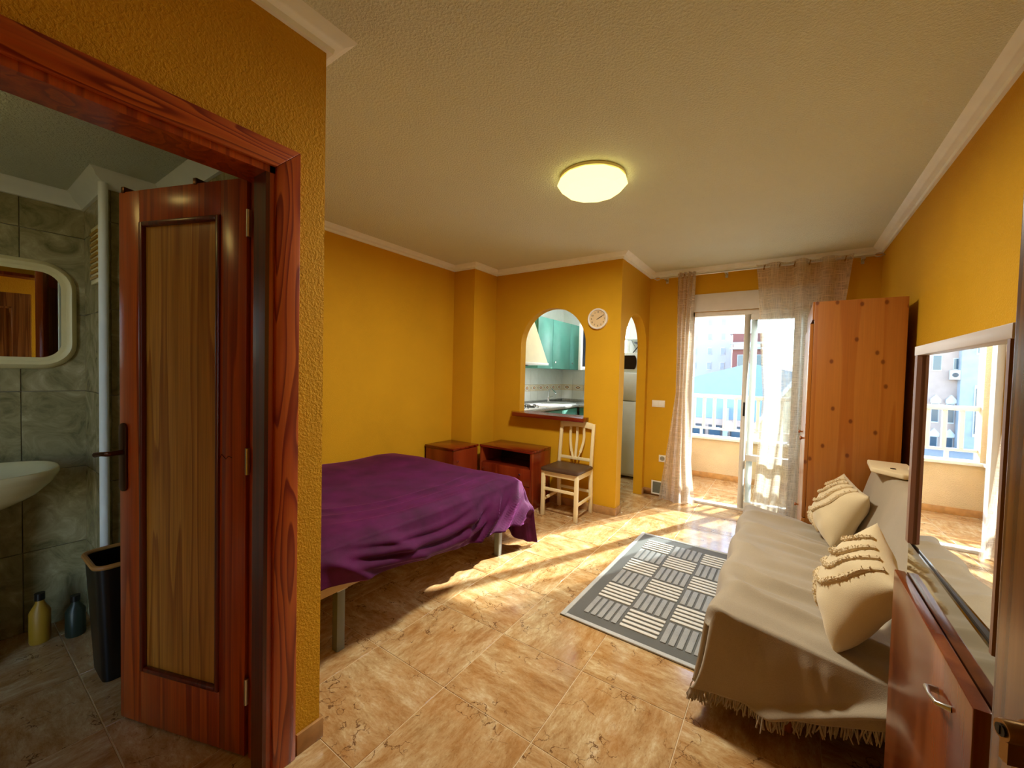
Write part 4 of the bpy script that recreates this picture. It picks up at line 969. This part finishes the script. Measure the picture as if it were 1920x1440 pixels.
# white things on the backrest
t = thing('router_box', 'flat white plastic box lying on top of the sofa backrest', 'box', (.48, 3.07, .862))
MB().prism([(.425, 3.24), (.405, 2.96), (.515, 2.84), (.60, 2.86), (.60, 3.22)], (.865, .893), lambda a, b_, d: (a, b_, d)).build('case', 'cushion_cream', t, bevel=.008, seg=3)
MB().lathe([(.012, .893), (.012, .896)], (.50, 2.98, 0), n=14).build('button', 'ink', t)
t = thing('white_slab', 'small white plastic slab leaning on the wall above the sofa', 'slab', (.6, 2.95, .89))
MB().prism([(.555, .896), (.58, .896), (.638, 1.02), (.618, 1.03)], (2.86, 3.0), k3y).build('slab', 'cushion_cream', t, bevel=.008, seg=3)

# ------------------------------------------------------------------ wardrobe
t = thing('wardrobe', 'tall knotty pine wardrobe seen from its side beside the sofa', 'wardrobe', (.37, 3.85, 0))
wx0, wx1, wy0, wy1, wz = .142, .604, 3.405, 4.26, 1.897
box(wx0, wx1, wy0, wy0+.022, .0, wz).build('side_panel', 'wardrobe_pine', t, bevel=.0015); box(wx0, wx1, wy1-.022, wy1, 0, wz).build('side_panel', 'wardrobe_pine', t, bevel=.0015)
box(wx0, wx1, wy0+.022, wy1-.022, wz-.03, wz-.008).build('top_panel', 'wardrobe_pine', t); box(wx0, wx1, wy0+.022, wy1-.022, .08, .1).build('bottom_panel', 'wardrobe_pine', t)
box(wx1-.008, wx1, wy0+.022, wy1-.022, .08, wz-.03).build('back_panel', 'wardrobe_pine', t)
for a, b_ in ((wy0+.004, (wy0+wy1)/2-.002), ((wy0+wy1)/2+.002, wy1-.004)):
    d_ = box(wx0-.022, wx0-.001, a, b_, .42, 1.75).build('door', 'wardrobe_pine', t, bevel=.002)
    MB().lathe([(.006, 0), (.006, -.012), (.014, -.02), (.012, -.028)], (wx0-.022, a+.06, .96), axis='x', n=12).build('knob', 'wardrobe_pine', d_, smooth=True)
for z0, z1 in ((.10, .255), (.26, .415)):
    d_ = box(wx0-.022, wx0-.001, wy0+.004, wy1-.004, z0, z1).build('drawer', 'wardrobe_pine', t, bevel=.002)
    for y in (wy0+.06, wy1-.2): MB().lathe([(.006, 0), (.006, -.012), (.014, -.02), (.012, -.028)], (wx0-.022, y, (z0+z1)/2), axis='x', n=12).build('knob', 'wardrobe_pine', d_, smooth=True)
box(wx0-.01, wx0, wy0, wy1, wz-.12, wz).build('pelmet', 'wardrobe_pine', t)

# ------------------------------------------------------------------ mirror-fronted hall unit
t = thing('mirror_cabinet', 'tall hall cabinet with a mirror above a reddish-brown door', 'cabinet', (.46, 1.28, 0))
mx, my0, my1 = .30, .985, 1.577
MB().box(mx+.02, XR-.02, my0, my0+.02, 0, 1.47).box(mx+.02, XR-.02, my1-.02, my1, 0, 1.47).box(mx+.02, XR-.02, my0+.02, my1-.02, 1.45, 1.47).box(XR-.03, XR-.02, my0, my1, 0, 1.47).box(mx+.03, XR-.03, my0+.02, my1-.02, .05, .07).build('carcass', 'door_dark', t)
box(mx-.004, mx+.02, my0, my1, 1.444, 1.47).build('header', 'silver_panel', t, bevel=.002)
def stile(y, w_=.042): return MB().prism([(mx+.02, y), (mx+.004, y), (mx-.004, y+w_*.2), (mx-.004, y+w_*.8), (mx+.004, y+w_), (mx+.02, y+w_)], (.922, 1.444), lambda a, b_, d: (a, b_, d))
stile(my1-.042).build('stile', 'stile_brown', t, smooth=True); stile(my0, .018).build('stile', 'stile_brown', t, smooth=True)
MB().prism([(mx+.016, my0+.016), (mx+.008, my1-.04), (mx+.02, my1-.04), (mx+.02, my0+.016)], (.922, 1.444), lambda a, b_, d: (a, b_, d)).build('mirror_glass', 'mirror_glass', t)
box(mx+.003, mx+.018, my0+.002, my1-.008, .70, .918).build('glossy_panel', 'smoked_mirror', t)
MB().box(mx+.010, mx+.02, my0, my1, .918, .922).build('joint', 'black_plastic', t)
d_ = box(mx-.022, mx+.002, my0-.002, my1+.002, .02, .828).build('door', 'unit_door', t, bevel=.003)
MB().tube([(mx-.022, 1.155, .745), (mx-.04, 1.152, .747), (mx-.043, 1.12, .752), (mx-.04, 1.085, .758), (mx-.022, 1.08, .758)], [.007, .0055, .0032, .0045, .006], 10).build('handle', 'steel', d_, smooth=True)

# ------------------------------------------------------------------ balcony
struct('wall_balcony_left', box(XC-.02, -1.22, YF+.24, 6.18, 0, 2.75), 'balcony_white', 'white rough-cast side wall of the balcony', 'wall')
struct('wall_balcony_right', box(.80, .92, YF+.24, 6.18, 0, 1.9), 'balcony_white', 'rough-cast right side wall of the balcony', 'wall')
struct('wall_parapet', box(-1.22, .80, 6.0, 6.15, 0, .53), 'parapet_stucco', 'beige rough-cast balcony parapet below the railing', 'parapet')
struct('trim_5', MB().box(-1.22, .80, 5.965, 6.18, .53, .565), 'ext_white', 'white coping on the balcony parapet', 'coping', bevel=.004)
struct('trim_6', MB().box(-1.22, -1.185, YF+.24, 5.965, .53, .565), 'ext_white', 'white ledge along the balcony side wall', 'ledge', bevel=.004)
struct('baseboard_parapet', MB().box(-1.21, .79, 5.988, 6.0, 0, .075), 'baseboard_tile', 'tile skirting at the foot of the balcony parapet', 'baseboard', bevel=.002)
struct('wall_balcony_column', box(-1.22, -1.172, 6.0, 6.15, .565, 2.75), 'parapet_stucco', 'narrow beige column at the balcony corner', 'column')
t = thing('balcony_railing', 'white metal balcony railing with square balusters', 'railing', (-.2, 6.075, .565))
box(-1.172, .80, 6.045, 6.105, 1.085, 1.135).build('top_rail', 'ext_white', t, bevel=.006); box(-1.172, .80, 6.055, 6.095, .655, .685).build('bottom_rail', 'ext_white', t, bevel=.004)
bme = box(-.019, .019, -.017, .017, 0, .40).mesh('baluster', True, .004, 1); bme.materials.append(M['ext_white'])
for k in range(15): o = link('baluster', bme, None, t, False); o.location = (-1.05+.127*k+.2, 0, .685-.565)
for x in (-.95, .05, .7): box(x-.015, x+.015, 6.06, 6.09, .565, .655).build('post_foot', 'ext_white', t)

# ------------------------------------------------------------------ outside
struct('ground', box(-120, 120, 6.6, 200, -3.7, -3.5), 'ground_grey', 'pale street and yard far below the balcony', 'ground')
struct('house_front', box(-1.2, 1.0, 6.0, 6.15, -3.5, 0).box(-4, 4, 6.16, 6.2, -3.5, -.16), 'ext_white', 'outer wall of the building below the balcony', 'wall')
def window(par, x0, x1, y, z0, z1, arch=False, frame='ext_white', pane='ext_glass'):
    f_ = box(x0, x1, y-.06, y+.02, z0, z1).build('window', frame, par)
    box(x0+.08*(x1-x0), x1-.08*(x1-x0), y-.09, y-.06, z0+.06*(z1-z0), z1-.06*(z1-z0)).build('pane', pane, f_)
    if arch: MB().prism([(x0-.06, z1), (x1+.06, z1), (x1+.06, z1+.25), ((x0+x1)/2, z1+.6), (x0-.06, z1+.25)], (y-.16, y+.02), k3).build('lintel', 'ext_white', par)
# tower block seen left in the door
t = thing('white_tower_block', 'tall white apartment block seen through the open balcony door', 'building', (-10, 66, -3.5))
box(-14.5, -6.1, 60, 72, -3.5, 22).build('walls', 'ext_tower', t)
for r_ in range(9):
    for x in (-13.2, -10.9, -9.0, -7.4): window(t, x, x+.55, 60, -1.5+1.95*r_, -.5+1.95*r_, frame='ext_white', pane='ext_grey')
# brick-pink building with ledges
t = thing('pink_brick_building', 'pinkish brick building with pale ledges and an arched opening', 'building', (-3.6, 56, -3.5))
box(-5.0, -1.9, 50, 60, -3.5, 6.2).build('walls', 'ext_brick', t)
for z in (5.0, 4.45): box(-5.2, -1.8, 49.5, 50, z, z+.22).build('ledge', 'ext_grey', t)
box(-4.9, -2.4, 49.7, 50, 4.67, 5.0).build('parapet', 'ext_white', t)
for x in (-4.5, -3.0): window(t, x, x+.95, 50, 2.6, 3.9, frame='ext_grey')
box(-5.4, -4.75, 50.5, 52, 6.2, 7.4).build('chimney', 'ext_white', t)
# white hall
t = thing('white_hall', 'broad low white hall with a shallow gabled roof', 'building', (-2.5, 33, -3.5))
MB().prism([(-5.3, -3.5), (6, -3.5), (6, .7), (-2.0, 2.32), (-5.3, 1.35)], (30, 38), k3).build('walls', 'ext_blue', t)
box(-5.3, 6, 29.7, 30, -3.5, -1.4).build('base_storey', 'ext_pink', t)
for x in (-5.2, -4.2, -2.9, -1.7, .2, 1.8): f_ = box(x, x+.8, 29.6, 29.72, -3.2, -1.8).build('shop_window', 'ext_dark', t); box(x+.08, x+.72, 29.57, 29.6, -3.1, -1.9).build('pane', 'ext_glass', f_)
box(-3.3, -3.0, 29.3, 29.7, -3.5, -.6).build('chimney', 'ext_grey', t)
# sloped stucco stair wall
t = thing('sloped_stair_wall', 'beige stucco wall with a sloping top seen through the right curtain', 'wall', (.6, 12, -3.5))
MB().prism([(-1.9, -3.5), (2.6, -3.5), (2.6, 4.2), (1.6, 3.4), (.295, 1.46), (-.308, .549), (-1.9, -1.85)], (12, 12.3), k3).build('wall', 'parapet_stucco', t)
MB().prism([(-1.9, -1.85), (-.308, .549), (.295, 1.46), (1.6, 3.4), (1.6, 3.55), (.295, 1.60), (-.308, .69), (-1.9, -1.7)], (11.95, 12.35), k3).build('coping', 'ext_white', t)
# street lamp, sign, planting and a parked car
t = thing('street_lamp', 'street lamp with a white globe outside the balcony', 'street lamp', (-2.03, 20, -3.5))
MB().lathe([(.08, -3.5), (.05, -3.3), (.035, -1.05)], (-2.03, 20, 0), n=12).build('post', 'ext_dark', t, smooth=True)
MB().lathe([(.04, -.95), (.13, -.92), (.19, -.8), (.19, -.72), (.12, -.58), (.03, -.54)], (-2.03, 20, 0), n=18).build('globe', 'ext_white', t, smooth=True)
def car(loc, rz, mat, label):
    t = thing('parked_car', label, 'car', loc, (0, 0, rz))
    MB().prism([(-2, .35), (2, .35), (2.05, .75), (1.15, .9), (.6, 1.4), (-1.1, 1.42), (-1.75, .95), (-2.02, .8)], (-.82, .82), k3y).build('body', mat, t, bevel=.06, world=False)
    MB().prism([(.98, .93), (.52, 1.33), (-1.02, 1.35), (-1.55, .95)], (-.835, .835), k3y).build('side_glass', 'ext_glass', t, world=False)
    for x in (-1.25, 1.25):
        for y in (-.78, .78): MB().lathe([(.2, y-.1), (.32, y-.09), (.32, y+.09), (.2, y+.1)], (x, 0, .32), axis='y', n=18).build('wheel', 'tyre', t, smooth=True, world=False)
car((-4.5, 25.5, -3.5), R(8), 'ext_white', 'white car parked in the street left of the globe lamp')
car((1.2, 26.8, -3.5), R(172), 'ext_dark', 'dark car parked in the street behind the globe lamp')
# neighbouring facade that the cabinet mirror shows
t = thing('neighbour_facade', 'pinkish neighbouring facade with peaked window hoods, seen in the mirror', 'building', (-14, 46, -3.5))
box(-10.86, -8.9, 42, 50, -3.5, 14).build('walls', 'ext_pink', t)
box(-13.2, -10.86, 41.4, 50, -3.5, 14).build('grey_bay', 'ext_grey', t)
for x in (-9.98, -10.78):
    window(t, x, x+.42, 42, -1.6, -.1, True); window(t, x, x+.42, 42, -3.4, -2.6, True)
window(t, -10.0, -9.5, 42, 2.25, 3.45); window(t, -10.85, -10.6, 42, 2.35, 3.2); window(t, -12.3, -11.55, 41.4, -2.4, 1.25); window(t, -12.3, -11.55, 41.4, 3.4, 5.6)
window(t, -10.0, -9.5, 42, 5.6, 6.8)
ac = thing('air_conditioner', 'white air conditioner unit on the pinkish facade, seen in the mirror', 'air conditioner', (-10.6, 41.6, 1.62))
box(-10.84, -10.4, 41.4, 41.95, 1.62, 2.3).build('case', 'ext_white', ac, bevel=.02)
MB().lathe([(.17, -.02), (.17, 0)], (-10.58, 41.4, 1.96), axis='y', n=20).build('fan_grille', 'ext_dark', ac)
print('objects', len(bpy.data.objects))
